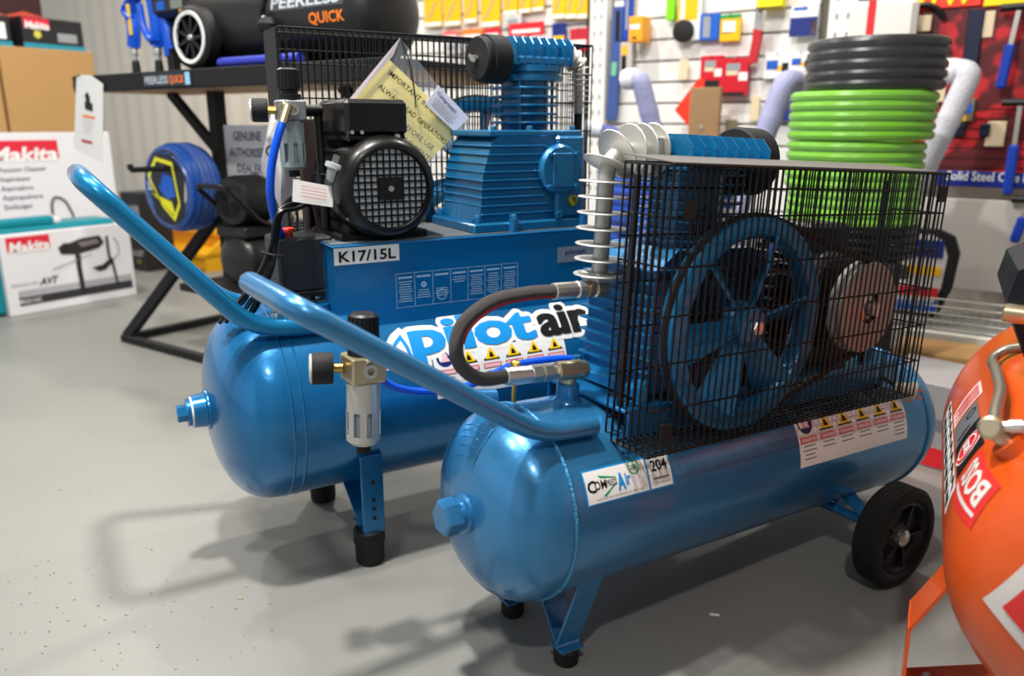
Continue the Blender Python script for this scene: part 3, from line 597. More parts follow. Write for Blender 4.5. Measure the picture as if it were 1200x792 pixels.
belt((.357, .312), .187, (.70, .318), .088, -.150, .014, fc)
def motor(c, r, y0, y1, parent, m, nm='motor'):
    x, z = c; b = Mb(); b.lathe([(y0, r * .35), (y0, r * .86), (y0 + .012, r * .96), (y0 + .02, r), (y1 - .02, r), (y1, r * .8), (y1, 0)], (x, 0, z), (0, 1, 0), 40)
    for k in range(26):
        a = 2 * math.pi * k / 26; e = Vector((math.cos(a), 0, math.sin(a))); b.bar(Vector((x, y0 + .05, z)) + e * r * 1.03, Vector((x, y1 - .05, z)) + e * r * 1.03, .003, r * .12, e)
    return b.build(nm, m, parent)
mo = motor((.70, .318), .098, -.09, .14, fc, BLACK)
b = Mb(); b.box((.60, -.07, .178), (.80, .12, .235), .006); b.build('motor_base', BLACK, mo); b = Mb(); b.box((.66, -.05, .40), (.78, .08, .47), .008); b.build('terminal_box', BLACK, mo)
# belt guard
cg = cage('belt_guard', .108, .85, -.2, -.095, .128, .578, fc)
b = Mb(); b.prism([(-.198, .581), (-.085, .590), (-.085, .5915), (-.198, .5825)], (.112, 0, 0), (0, 1, 0), (0, 0, 1), (.70, 0, 0)); b.build('guard_top_plate', mat('grey_plate', (92, 88, 86), .6), fc)
for (x, z) in ((.145, .515), (.135, .168), (.825, .54)):
    b = Mb(); b.box((x - .012, -.2065, z - .015), (x + .012, -.2022, z + .015), .001); b.build('guard_clip', BLACKM, fc)
for x in (.135, .815): b = Mb(); b.box((x, -.098, .17), (x + .006, -.086, .56)); b.build('guard_bracket', BLACK, fc)
# outlet elbow, hose
b = Mb(); b.lathe([(.155, .030), (.168, .026), (.172, .021), (.197, .020), (.2, .016)], (.098, 0, 0), (0, 0, 1), 24); b.build('outlet_boss', BLUE, fc)
b = Mb(); b.cyl((.098, 0, .196), (.098, 0, .222), .0135, 20); b.lathe([(0, .012), (.002, .0175), (.048, .0175), (.05, .015)], (.122, -.004, .222), (-1, .12, 0), 24); el = b.build('outlet_elbow', NICK, fc)
b = Mb(); hexbolt(b, (.121, -.004, .222), (1, -.12, 0), .015, .012); b.build('elbow_nut', NICK, el, 20)
D = Vector((-1, .12, 0)).normalized(); o = Vector((.074, .002, .222))
b = Mb(); b.lathe([(0, .011), (.012, .011), (.012, .0165), (.028, .0165), (.030, .013), (.034, .013), (.034, .0165), (.050, .0165), (.052, .014)], o, D, 6); b.build('hose_nut', STEEL, el, 20)
b = Mb(); b.lathe([(.052, .0135), (.054, .0155), (.098, .0155), (.10, .014)], o, D, 14); b.build('hose_ferrule', STEEL, el, 20)
he = o + D * .098
top = Vector((.150, -.004, .364))
b = Mb(); b.cyl(top + Vector((0, 0, .03)), top, .012, 16); b.lathe([(-.016, .012), (-.012, .0165), (.012, .0165), (.016, .012)], top, (1, 0, 0), 20); b.lathe([(0, .0125), (.018, .0125), (.018, .0155), (.028, .0155), (.028, .011), (.034, .011)], top, (-1, 0, 0), 20); e2 = b.build('pipe_union', NICK, fc)
b = Mb(); b.lathe([(.034, .0155), (.050, .0155), (.052, .013), (.054, .0145), (.098, .0145), (.099, .013)], top, (-1, 0, 0), 12); b.build('hose_ferrule', STEEL, e2, 20)
ht = top + Vector((-.095, 0, 0))
pth = spl([ht + Vector((.03, 0, 0)), ht, (.0, .004, .362), (-.06, .01, .352), (-.108, .012, .322), (-.122, .012, .285), (-.110, .014, .250), (-.075, .012, .225), he, he - D * .02], 7)
b = Mb(); b.tube(pth, .0118, 14); hs = b.build('delivery_hose', mat('braided_rubber', (84, 80, 78), .45, .1, .8, 900), fc)
b = Mb(); b.tube([p + Vector((0.006, -.0085, -.006)) for p in pth[6:34]], .0032, 6); b.build('red_stripe', mat('red_stripe', (150, 25, 30), .5), hs)
# filter regulator on the far handle tube, blue pneumatic line
regulator((-.213, .165, .222), fc, mat('champagne_metal', (196, 182, 146), .35, .8), ALU, (-1, .34, 0), 1.28)
b = Mb(); b.bar((-.215, .165, .215), (-.195, .115, .262), .03, .005, (0, 0, 1)); b.build('regulator_bracket', ALU, fc)
b = Mb(); b.tube(spl([(-.19, .17, .205), (-.15, .16, .178), (-.08, .15, .165), (0, .15, .17), (.08, .16, .19), (.16, .14, .20), (.22, .12, .2)], 7), .0065, 10); b.build('air_line', BTUBE, fc)
# small clear valve knob
b = Mb(); b.lathe([(0, .005), (.008, .005), (.010, .009), (.018, .009), (.021, .004)], (.005, .03, .222), (0, 0, 1), 14); b.cyl((.005, .03, .165), (.005, .03, .223), .004, 8); b.build('relief_valve', BRASS, fc)
# mains plug hanging off the guard end
plug3((.905, -.165, .118), (.62, -.72, -.25), fc, mat('clear_grey_plastic', (190, 180, 165), .25), 'mains_plug', 1.25)
b = Mb(); b.tube(spl([(.89, -.145, .125), (.87, -.10, .15), (.86, -.02, .2), (.80, .05, .25)], 6), .0045, 8); b.build('mains_lead', BLACKG, fc)
# stickers on tank
R0 = RF + .0006
b = Mb(); b.wrapped(.0235, .212, 16.4, 36.0, R0, 8); sk = b.build('maker_sticker', CYAN, tk)
f1 = oncyl(.0235, 16.4, R0 + .0004); hh = R0 * R(19.6)
b = Mb(); patch(b, f1, .003, .003, .132, hh - .003, 6); patch(b, f1, .136, .003, .1855, hh - .003, 6); b.build('sticker_face', WHITE, sk)
f2 = oncyl(.0235, 16.4, R0 + .0008)
lettering('lettering', 'C', .026, INK, sk, lambda x, y: f2(x + .014, y + .021), .03)
lettering('lettering', 'OM', .020, INK, sk, lambda x, y: f2(x + .032, y + .0235), .02, width=.024)
lettering('lettering', 'PRESS', .014, INK, sk, lambda x, y: f2(x + .055, y + .0255), .01, width=.022)
lettering('lettering', 'A', .036, CYAN, sk, lambda x, y: f2(x + .075, y + .016), .05, width=.017)
lettering('lettering', 'ir', .028, CYAN, sk, lambda x, y: f2(x + .089, y + .021), .04, width=.011)
b = Mb(); poly(b, f2, [(.030, .046), (.034, .041), (.066, .036), (.066, .0375)]); poly(b, f2, [(.034, .012), (.040, .011), (.066, .0275), (.062, .0275)]); disc(b, f2, .107, .0465, .0125, 24, .0105); b.build('sticker_swoosh', GREENP, sk)
lettering('lettering', '2000', .011, GREENP, sk, lambda x, y: f2(x + .107, y + .0425), .02, width=.019)
lettering('lettering', 'AUSTRALIAN STANDARD AS 3873: 2000', .005, GREYINK, sk, lambda x, y: f2(x + .070, y + .0065), 0, width=.10)
lettering('lettering', '204', .026, INK, sk, lambda x, y: f2(x + .161, y + .031), .02, width=.036)
lettering('lettering', 'SERIAL No. 000204', .006, GREYINK, sk, lambda x, y: f2(x + .161, y + .016), 0, width=.038) if 0 else None
b = Mb(); patch(b, f2, .143, .017, .179, .020); patch(b, f2, .143, .010, .179, .0108); b.build('sticker_small_print', GREYINK, sk)
# warning strip
def warning_strip(s0, s1, f0, f1_, Rr, ncol, parent, words=True):
    b = Mb(); b.wrapped(s0, s1, f0, f1_, Rr, 10); ws = b.build('warning_sticker', WHITE, parent); W = s1 - s0; Hh = Rr * R(f1_ - f0)
    g1 = oncyl(s0, f0, Rr + .0004); g2 = oncyl(s0, f0, Rr + .0008); g3 = oncyl(s0, f0, Rr + .0012); cw = W / ncol
    bk, by, br, bp, bg, bb = Mb(), Mb(), Mb(), Mb(), Mb(), Mb()
    for k in range(ncol):
        xc = cw * (k + .5); yt = Hh * .68
        if k == 0: disc(bb, g1, xc, yt + cw * .36, cw * .36); disc(bp, g2, xc, yt + cw * .42, cw * .12, 14); poly(bp, g2, [(xc - .2 * cw, yt + .2 * cw), (xc + .2 * cw, yt + .2 * cw), (xc + .13 * cw, yt + .34 * cw), (xc - .13 * cw, yt + .34 * cw)])
        else:
            t = warn_tri(g1, xc, yt, cw * .74, by, bk); poly(by, g2, t); poly(bk, g3, [(xc - cw * .10, yt + cw * .13), (xc + cw * .12, yt + cw * .13), (xc + cw * .05, yt + cw * .3), (xc - cw * .04, yt + cw * .36)])
        y0_, y1_ = Hh * .50, Hh * .62
        patch(br, g1, xc - cw * .4, y0_, xc + cw * .4, y1_, 2); patch(bp, g2, xc - cw * .36, y0_ + Hh * .02, xc + cw * .36, y1_ - Hh * .02, 2)
        for j, wl in enumerate((.3, .34, .26, .3)[: (4 if k in (0, 5) else 2)]): patch(bg, g1, xc - cw * wl, Hh * (.42 - .09 * j), xc + cw * wl, Hh * (.445 - .09 * j))
        if k: patch(bg, g1, cw * k - .0003, Hh * .06, cw * k + .0003, Hh * .62)
    bk.build('warning_outlines', INK, ws, 0, kind='stuff'); by.build('warning_triangles', YEL, ws, 0, kind='stuff'); br.build('warning_bars', RED, ws, 0, kind='stuff'); bp.build('warning_bar_fills', mat('pink_print', (235, 190, 195), .5), ws, 0, kind='stuff'); bg.build('small_print', GREYINK, ws, 0, kind='stuff'); bb.build('read_manual_disc', NAVY, ws, 0)
    return ws
warning_strip(.548, .914, 4.5, 36, R0, 6, tk)
frame_end()
# ================================================================== rear compressor
RP = (-.5256, 1.6238, .346)
rc = frame_root('air_compressor', 'blue air compressor with K17/15L plate, yellow booklet and black motor', 'compressor', RP, 60, -.15)
RR = .2085; LR = .90
b = Mb(); b.lathe(tank_profile(RR, LR, .1256), (0, 0, 0), (1, 0, 0), 80); tk = b.build('tank', BLUE2, rc, 60)
for x in (0, .022, LR):
    b = Mb(); b.ring((x, 0, 0), (1, 0, 0), RR - .001, .003, 80, 6); b.build('weld_seam', BLUE2, tk)
b = Mb(); b.lathe([(-.11, .045), (-.128, .042), (-.130, .036), (-.155, .034)], (0, 0, 0), (1, 0, 0), 28); bs = b.build('end_boss', BLUE2, tk)
b = Mb(); b.lathe([(-.155, .031), (-.1585, .031)], (0, 0, 0), (1, 0, 0), 28); b.build('seal_ring', WHITE, bs)
b = Mb(); b.lathe([(-.1585, .029), (-.166, .029)], (0, 0, 0), (1, 0, 0), 28); hexbolt(b, (-.165, 0, 0), (-1, 0, 0), .018, .020); b.build('hex_plug', BLUE2, bs, 20)
hp = fil([(.16, -.13, .178), (-.045, -.13, .190), (-.302, -.152, .482), (-.302, .152, .482), (-.045, .13, .190), (.16, .13, .178)], .06, 8)
b = Mb(); b.tube(hp, .0178, 16); b.build('handle', mat('blue_handle', (20, 122, 175), .3, .5, coat=.4), rc)
for sg in (-1, 1):
    y = sg * .195; b = Mb(); b.box((.132, y - .003, -.262), (.180, y + .003, -.09), .0015); b.box((.132, y - (.02 if sg > 0 else -.0), -.094), (.180, y + (.0 if sg > 0 else .02), -.089)); lg = b.build('leg', BLUE2, rc)
    b = Mb(); b.bar((.156, sg * .165, -.26), (.15, sg * .075, -.185), .044, .005, (0, 0, 1)); b.build('leg_stay', BLUE2, lg)
    b = Mb(); b.box((.135, sg * .12, -.268), (.18, sg * .197, -.262)); b.build('foot_plate', BLUE2, lg)
    for z in (-.150, -.190, -.211, -.232):
        b = Mb(); b.cyl((.157, y - .0034, z), (.157, y + .0034, z), .0048, 14); b.build('bolt_hole', BLACKM, lg)
    b = Mb(); b.lathe([(0, .026), (.006, .031), (.045, .0315), (.05, .034), (.076, .034), (.08, .030)], (.153, sg * .170, -.3452), (0, 0, 1), 28); b.build('rubber_foot', RUB, lg)
b = Mb(); b.cyl((.78, -.28, -.22), (.78, .28, -.22), .011, 14)
for sg in (-1, 1): b.bar((.78, sg * .12, -.225), (.78, sg * .12, -.165), .05, .006, (0, 1, 0))
b.build('axle', BLUE2, rc)
for sg in (-1, 1): wheel((.78, sg * .262, -.22), .122, .06, rc)
# pump platform
b = Mb(); b.prism([(.120, .165), (.122, .337), (.765, .338), (.765, .160)], (0, -.126, 0), (1, 0, 0), (0, 0, 1), (0, .255, 0)); pf = b.build('pump_platform', mat('blue_panel', (14, 114, 176), .30, .35, .03, 90, coat=.5), rc)
b = Mb(); b.box((.118, -.130, .335), (.768, .132, .3395), .002); b.build('platform_lip', mat('blue_panel', (0, 0, 0)), pf)
b = Mb(); b.box((.122, -.120, .3395), (.764, .128, .3412)); b.build('top_sheen_sheet', mat('grey_sheen', (92, 98, 104), .75), pf)  # added grey sheet standing in for reflections on the blue top
fb = onrect((0, -.1268, 0), (1, 0, 0), (0, 0, 1), .0004); fb2 = onrect((0, -.1268, 0), (1, 0, 0), (0, 0, 1), .0009)
b = Mb(); patch(b, fb, .1225, .300, .262, .3345); kp = b.build('model_plate', WHITE, pf, 0)
lettering('lettering', 'K17/15L', .030, INK, kp, lambda x, y: fb2(x + .192, y + .306), .025, width=.122)
b = Mb(); X0, X1, Y0, Y1 = .252, .548, .198, .272; t = .0011
patch(b, fb, X0, Y0, X1, Y0 + t); patch(b, fb, X0, Y1 - t, X1, Y1); n = 7
for k in range(n + 1): x = X0 + (X1 - X0 - t) * k / n; patch(b, fb, x, Y0, x + t, Y1)
for k in range(n):
    xa = X0 + (X1 - X0) * (k + .12) / n; xb = X0 + (X1 - X0) * (k + .88) / n
    patch(b, fb, xa, Y1 - .012, xb, Y1 - .008)
    for j in range(9 if k not in (1, 2, 3) else (3 if k == 3 else 8)):
        if k in (1, 2) and j < 4: continue
        d = .004 * ((j * 7 + k * 3) % 4) / 3; patch(b, fb, xa + d, Y1 - .020 - .0052 * j, xb - d, Y1 - .0182 - .0052 * j)
disc(b, fb, X0 + (X1 - X0) * 1.5 / n, Y1 - .028, .0065, 14, .002); disc(b, fb, X0 + (X1 - X0) * 2.5 / n, Y0 + .02, .012, 18, .010)
b.build('instruction_print', mat('pale_blue_print', (150, 190, 215), .5), pf, 0)
b = Mb(); patch(b, fb, .655, .262, .755, .298); dp = b.build('data_plate', mat('silver_label', (150, 165, 180), .4, .5), pf, 0)
lettering('lettering', 'pilotair', .016, NAVY, dp, lambda x, y: fb2(x + .706, y + .28), .02, width=.06)
# tank stickers
Rk = RR + .0006
def out_text(s_l, f0, body, size, width, m, parent, Rr):
    g0, g1 = oncyl(s_l, f0, Rr), oncyl(s_l, f0, Rr + .0006)
pil = Mb(); g0 = oncyl(.222, 26, Rk + .0004); g1 = oncyl(.222, 26, Rk + .0018); g2_ = oncyl(.222, 26, Rk + .0024)
def pt(body, x0, wdt, sz, y0, m, off):
    vs, fs = glyphs(body, off, 0, 3, 'LEFT'); a0 = min(v[0] for v in vs); kx = wdt / (max(v[0] for v in vs) - a0)
    return [((v[0] - a0) * kx + x0, v[1] * sz + y0) for v in vs], fs
stk = Mb()
BOLD = [(.0, .0)] + [(math.cos(2 * math.pi * i / 16), math.sin(2 * math.pi * i / 16)) for i in range(16)]
WORDS = (('pilot', .045, .300, CYAN), ('air', .362, .134, INK))
for body, x0, wd, m in WORDS:
    v, f = pt(body, x0, wd, .112, .018, None, .02)
    for ex_, ey_ in BOLD: stk.add([g0(p[0] + ex_ * .0135, p[1] + ey_ * .0135) for p in v], f)
    for ex_, ey_ in BOLD[1::2]: stk.add([g0(p[0] + ex_ * .007, p[1] + ey_ * .007) for p in v], f)
patch(stk, g0, .055, .020, .345, .072, 4); patch(stk, g0, .36, .020, .49, .072, 4)
v, f = banded([(-.022, -.006), (.045, -.01), (.06, .02), (.05, .062), (.028, .085), (.005, .07), (-.02, .04)]); stk.add([g0(*p) for p in v], f)
st = stk.build('brand_sticker', WHITE, tk, 0)
for body, x0, wd, m in WORDS:
    v, f = pt(body, x0, wd, .112, .018, None, .02); b = Mb()
    k_ = .0036 if m == CYAN else .0030
    for i_, (ex_, ey_) in enumerate(BOLD):
        gi = oncyl(.222, 26, Rk + .0016 + .00003 * i_); b.add([gi(p[0] + ex_ * k_ * 1.15, p[1] + ey_ * k_ * .35) for p in v], f)
    b.build('lettering', m, st, 0)
b = Mb(); D0 = [(-.012, .004), (.018, -.002), (.042, .004), (.036, .038), (.026, .068), (.008, .052), (-.008, .030)]; cxm = sum(p[0] for p in D0) / 7; cym = sum(p[1] for p in D0) / 7
D1 = [(cxm + (p[0] - cxm) * .62, cym + (p[1] - cym) * .62) for p in D0]
v, f = banded(D0); b.add([g1(*p) for p in v], f); de = b.build('drop_emblem', CYAN, st, 0); b = Mb(); v, f = banded(D1); b.add([g2_(*p) for p in v], f); b.build('drop_centre', WHITE, st, 0)
warning_strip(.305, .637, 3, 29.5, Rk, 6, tk)
# motor
mo = motor((.247, .448), .100, -.10, .12, rc, BLACK)
b = Mb(); cM = (.247, 0, .448)
b.lathe([(-.030, .106), (-.085, .108), (-.110, .105), (-.128, .096), (-.136, .086), (-.1365, .081), (-.130, .078)], cM, (0, 1, 0), 48, caps=False); cw = b.build('fan_cowl', BLACKG, mo)
b = Mb(); b.lathe([(-.1275, .079), (-.1275, .0)], cM, (0, 1, 0), 36, caps=False); b.build('fan_recess', mat('fan_reflection_grey', (205, 214, 220), .5), cw)  # bright reflection behind the grille, put into a pale disc colour
g = Mb(); st_ = .0135
for k in range(-5, 6):
    o = k * st_ + st_ / 2 * 0; hl = math.sqrt(max(0, .079 ** 2 - o ** 2))
    g.bar((.247 + o, -.130, .448 - hl), (.247 + o, -.130, .448 + hl), .0030, .004, (0, 1, 0)); g.bar((.247 - hl, -.130, .448 + o), (.247 + hl, -.130, .448 + o), .0034, .004, (0, 1, 0))
g.box((.247 - .024, -.133, .448 - .022), (.247 + .024, -.127, .448 + .022)); g.build('fan_grille', BLACK, cw, kind='stuff')
b = Mb(); b.cyl((.247, -.1335, .448), (.247, -.1345, .448), .006, 12); b.build('grille_screw', STEEL, cw)
for (dx, dz) in ((-.103, .045), (-.09, -.062), (.085, -.07), (.03, .11)):
    b = Mb(); hexbolt(b, (.247 + dx * .93, -.10, .448 + dz * .93), (0, -1, 0), .005, .012); b.build('cowl_screw', STEEL, cw)
b = Mb(); b.box((.15, -.09, .338), (.345, .09, .356), .004); b.box((.17, -.08, .35), (.20, .08, .39), .004); b.box((.295, -.08, .35), (.325, .08, .39), .004); b.build('motor_foot', BLACK, mo)
b = Mb(); b.box((.168, -.105, .552), (.300, .075, .622), .008); b.box((.172, -.100, .54), (.296, .07, .555), .004); b.build('capacitor_box', BLACKG, mo)
for x in (.18, .20):
    b = Mb(); b.cyl((x - .0, -.1055, .558), (x, -.1075, .558), .004, 10); b.build('cover_screw', STEEL, mo)
# pump
b = Mb(); b.prism([(.468, .362), (.738, .362), (.735, .54), (.722, .552), (.52, .552), (.500, .535), (.478, .47)], (0, -.095, 0), (1, 0, 0), (0, 0, 1), (0, .19, 0)); pm = b.build('pump_crankcase', BLUEP, rc)
b = Mb(); b.box((.445, -.112, .3395), (.752, .112, .362), .004); b.build('crankcase_foot', BLUEP, pm)
for k in range(9):
    z = .378 + .0185 * k; xl = .470 + max(0, (z - .45)) * .28; b = Mb(); b.box((xl, -.1005, z), (.64 if z > .4 else .66, .1005, z + .0035), .0012); b.build('case_rib', BLUEP, pm)
b = Mb(); b.box((.492, -.098, .548), (.738, .098, .562), .003); b.build('case_deck', BLUEP, pm)
b = Mb(); b.box((.665, -.104, .362), (.742, .10, .55), .006); b.build('case_side', BLUEP, pm)
b = Mb(); b.lathe([(-.095, .056), (-.108, .056), (-.116, .050), (-.117, 0)], (.672, 0, .475), (0, 1, 0), 40); cv = b.build('bearing_cover', BLUEP, pm)
b = Mb(); b.box((.645, -.1205, .435), (.70, -.116, .512), .002); b.build('cover_panel', BLUEP, cv)
for (dx, dz) in ((-.034, .034), (.036, .034), (-.034, -.038), (.036, -.038)):
    b = Mb(); hexbolt(b, (.672 + dx, -.116, .475 + dz), (0, -1, 0), .006, .009); b.build('cover_bolt', BLUEP, cv)
b = Mb(); b.lathe([(0, .0135), (.006, .0135), (.008, .010), (.005, 0)], (.708, -.104, .402), (0, -1, 0), 18); b.build('oil_sight_glass', mat('green_brass', (150, 150, 60), .3, .8), pm)
b = Mb(); hexbolt(b, (.668, -.104, .372), (0, -1, 0), .010, .012); b.build('drain_plug', BLUEP, pm)
for (x, y) in ((.462, -.095), (.462, .095), (.545, -.112), (.735, -.112)):
    b = Mb(); b.cyl((x, y, .3395), (x, y, .368), .012, 12); hexbolt(b, (x, y, .366), (0, 0, 1), .009, .013); b.build('foot_bolt', BLUEP, pm)
for (x, y) in ((.508, -.085), (.60, -.088), (.715, -.088)):
    b = Mb(); hexbolt(b, (x, y, .562), (0, 0, 1), .007, .009); b.build('deck_bolt', BLUEP, pm)
cx = .640
b = Mb(); b.lathe([(.558, .058), (.566, .054), (.668, .054)], (cx, 0, 0), (0, 0, 1), 32); cy = b.build('cylinder', BLUEP, rc)
for k in range(5):
    b = Mb(); b.lathe([(0, .05), (0, .078), (.0025, .079), (.005, .078), (.005, .05)], (cx, 0, .576 + .019 * k), (0, 0, 1), 36, caps=False); b.build('cylinder_fin', BLUEP, cy)
for k in range(2):
    b = Mb(); b.cyl((cx + .062 * (1 if k else -1) * .7, -.062 * .8, .56), (cx + .062 * (1 if k else -1) * .7, -.062 * .8, .68), .004, 8); b.build('stud', BLUEP, cy)
b = Mb(); b.lathe([(.668, .060), (.670, .078), (.682, .079), (.684, .072), (.688, .072), (.690, .079), (.703, .079), (.705, .06)], (cx + .01, 0, 0), (0, 0, 1), 36); b.box((cx - .055, -.065, .703), (cx + .085, .065, .722), .004); hd = b.build('cylinder_head', BLUEP, rc)
for k in range(8):
    x = cx - .062 + .0212 * k; b = Mb(); b.prism([(-.066, .703), (.066, .703), (.066, .748), (.05, .764), (-.05, .764), (-.066, .748)], (x, 0, 0), (0, 1, 0), (0, 0, 1), (.0038, 0, 0)); b.build('head_fin', BLUEP, hd)
b = Mb()
for x in (.60, .66, .70): b.cyl((x, -.045, .72), (x, -.045, .745), .006, 8)
b.build('head_bolts', BLUEP, hd, kind='stuff')
b = Mb(); b.lathe([(0, 0), (0, .044), (.004, .047), (.018, .047), (.019, .051), (.062, .052), (.066, .048), (.068, .0)], (.487, -.05, .712), (1, .14, 0), 40); af = b.build('air_filter', BLACKM, rc)
b = Mb(); b.cyl((.60, 0, .715), (.548, -.04, .713), .016, 14); b.build('intake_neck', BLUEP, hd)
b = Mb(); b.cyl((.487, -.05, .712), (.474, -.052, .712), .007, 8); b.bar((.476, -.065, .705), (.476, -.037, .719), .007, .003, (1, 0, 0)); b.build('wing_nut', STEEL, af)
finned_pipe('discharge_pipe', fil([(.722, 0, .735), (.790, 0, .725), (.792, .0, .60)], .04, 8), .011, .027, .0125, rc, .03, ALU, .0018)
b = Mb(); b.cyl((.792, 0, .61), (.792, 0, .545), .0105, 14); b.build('discharge_elbow', BLACK, rc)
b = Mb(); b.tube(fil([(.792, 0, .56), (.792, 0, .50), (.80, 0, .22), (.80, 0, .18)], .02), .009, 10); b.build('return_pipe', ALU, rc)
fw = flywheel((.60, .165, .455), .185, .034, rc, BLUEP, 6, .35)
b = Mb(); b.lathe([(-.014, .03), (-.014, .07), (-.003, .063), (.003, .063), (.014, .07), (.014, 0)], (.247, .165, .448), (0, 1, 0), 32); b.build('motor_pulley', ALU, rc)
belt((.60, .455), .185, (.247, .448), .068, .165, .013, rc) if 0 else None
def belt2(c0, r0, c1, r1, y, wd, parent):       # big wheel on the right
    d = c0[0] - c1[0]; al = math.acos((r0 - r1) / d); P = []
    for i in range(25): a = math.pi - al - (2 * math.pi - 2 * al) * i / 24; P.append((c0[0] + r0 * math.cos(a), y, c0[1] + r0 * math.sin(a)))
    for i in range(17): a = math.pi + al - 2 * al * i / 16; P.append((c1[0] + r1 * math.cos(a), y, c1[1] + r1 * math.sin(a)))
    b = Mb(); b.tube(P, wd / 2, 6, closed=True); return b.build('drive_belt', RUB, parent)
belt2((.60, .455), .185, (.247, .448), .068, .165, .013, rc)
cage('belt_guard', .105, .915, .12, .22, .345, .770, rc)
b = Mb(); b.box((.100, .12, .35), (.104, .22, .770)); b.build('guard_end_plate', BLACKM, rc)
b = Mb(); b.box((.128, .085, .34), (.215, .10, .585), .002); b.build('guard_stay', mat('brown_black_plate', (62, 52, 50), .5), rc)
# pressure switch, manifold, relief
b = Mb(); b.box((.030, -.055, .238), (.145, .055, .350), .005); ps = b.build('pressure_switch', mat('dark_grey_plastic', (42, 44, 48), .5), rc)
b = Mb(); b.box((.028, -.057, .226), (.147, .057, .239), .002); b.build('switch_base', BLACKM, ps)
b = Mb(); b.lathe([(0, .010), (.010, .010), (.0105, .0135), (.017, .0135), (.019, .011)], (.062, -.02, .349), (0, 0, 1), 20); b.build('reset_button', REDB, ps)
b = Mb(); b.cyl((.10, 0, .195), (.10, 0, .228), .016, 14); b.cyl((.07, -.01, .205), (.15, -.06, .205), .011, 12); b.build('switch_manifold', ALU, rc)
b = Mb(); b.lathe([(.15, .034), (.178, .030), (.182, .024), (.215, .023)], (.10, -.075, 0), (0, 0, 1), 24); b.build('tank_boss', BLUE2, tk)
b = Mb(); b.cyl((.02, -.05, .195), (.02, -.05, .24), .007, 10); b.cyl((.02, -.05, .228), (-.012, -.062, .232), .006, 10); b.build('drain_fitting', BRASS, rc)
# regulator standing above the switch
rg = regulator((.085, -.015, .600), rc, mat('grey_die_cast', (140, 146, 152), .4, .5), mat('grey_green_plastic', (138, 150, 152), .4), (-1, .30, 0), 1.10, 'filter_regulator')
b = Mb(); b.cyl((.105, -.015, .600), (.150, -.0, .600), .012, 14); b.cyl((.145, 0, .60), (.150, .0, .36), .009, 10); b.build('riser_pipe', BLACK, rc)
b = Mb(); b.cyl((.07, -.038, .608), (.07, -.062, .602), .010, 12); b.cyl((.07, -.058, .608), (.055, -.066, .575), .009, 12); b.build('push_elbow', NICK, rg)
b = Mb(); b.tube(spl([(.062, -.062, .590), (.045, -.07, .555), (.028, -.07, .50), (.022, -.065, .44), (.032, -.05, .385), (.05, -.02, .352), (.08, .02, .31)], 7), .0082, 12); b.build('air_line', BTUBE, rc)
# coiled mains lead
ld = thing_lead = None
b = Mb()
for k in range(5):
    d = k * .010 - .02; rr = random.uniform(-.008, .008)
    b.tube(spl([(.02 + d * .3, -.075 + d * .3, .345 + rr), (.035 + d * .4, -.070 + d, .40 + rr), (.065, -.060 + d, .432 - abs(d)), (.098 + d * .3, -.05 + d, .415), (.105 + d * .5, -.045 + d, .37)], 6), .0047, 7)
    b.tube(spl([(.02 + d * .3, -.075 + d * .3, .345 + rr), (.0 + d * .5, -.085, .30), (-.03 + d * .9, -.088 + rr, .25), (-.055 + d * 1.4, -.085 + rr, .215 + rr * .5), (-.07 + d * 1.2, -.06, .195)], 6), .0047, 7)
b.tube(spl([(.03, -.075, .27), (.04, -.095, .225), (.065, -.11, .205), (.085, -.105, .22)], 6), .0042, 7)
b.tube(spl([(.07, -.11, .24), (.075, -.13, .19), (.10, -.145, .172), (.14, -.14, .18)], 6), .0035, 7)
lead = b.build('mains_lead', BLACKG, rc)
b = Mb(); b.ring((.014, -.078, .325), (.3, 0, 1), .020, .003, 20, 6); b.build('cable_tie', BLACKM, lead)
plug3((.150, -.085, .492), (.35, -.1, 1), rc, mat('frosted_plug', (165, 172, 172), .2), 'mains_plug', 1.15)
# card tags
def card(name, pts, parent, m, th=.0006):
    P = [Vector(p) for p in pts]; nn = (P[1] - P[0]).cross(P[2] - P[0]).normalized() * th; n = len(P)
    b = Mb(); b.add(P + [p + nn for p in P], [tuple(range(n))[::-1], tuple(range(n, 2 * n))] + [(i, (i + 1) % n, n + (i + 1) % n, n + i) for i in range(n)]); return b.build(name, m, parent, 0)
tg = card('lead_tag', [(.062, -.09, .470), (.145, -.08, .452), (.138, -.088, .412), (.055, -.098, .428)], rc, WHITE)
ft = onrect((.10, -.0935, .441), (.083, .01, -.018), (-.007, -.008, -.041), -.0012)
b = Mb()
for j in range(4): patch(b, lambda x, y: ft(x, -y), -.028, .010 - .0065 * j, .026, .0115 - .0065 * j)
b.build('tag_print', mat('pale_red_print', (225, 150, 150), .5), tg, 0)
cg = card('swing_card', [(.060, .035, .600), (.085, .03, .625), (.10, .03, .44), (.06, .02, .40), (.03, .03, .50)], rc, WHITE)
b = Mb(); f_ = onrect((.052, .0265, .50), (1, -.1, 0), (0, 0, 1), .001); disc(b, f_, 0, .02, .012, 20, .008); b.build('card_print', GREYINK, cg, 0)
frame_end()
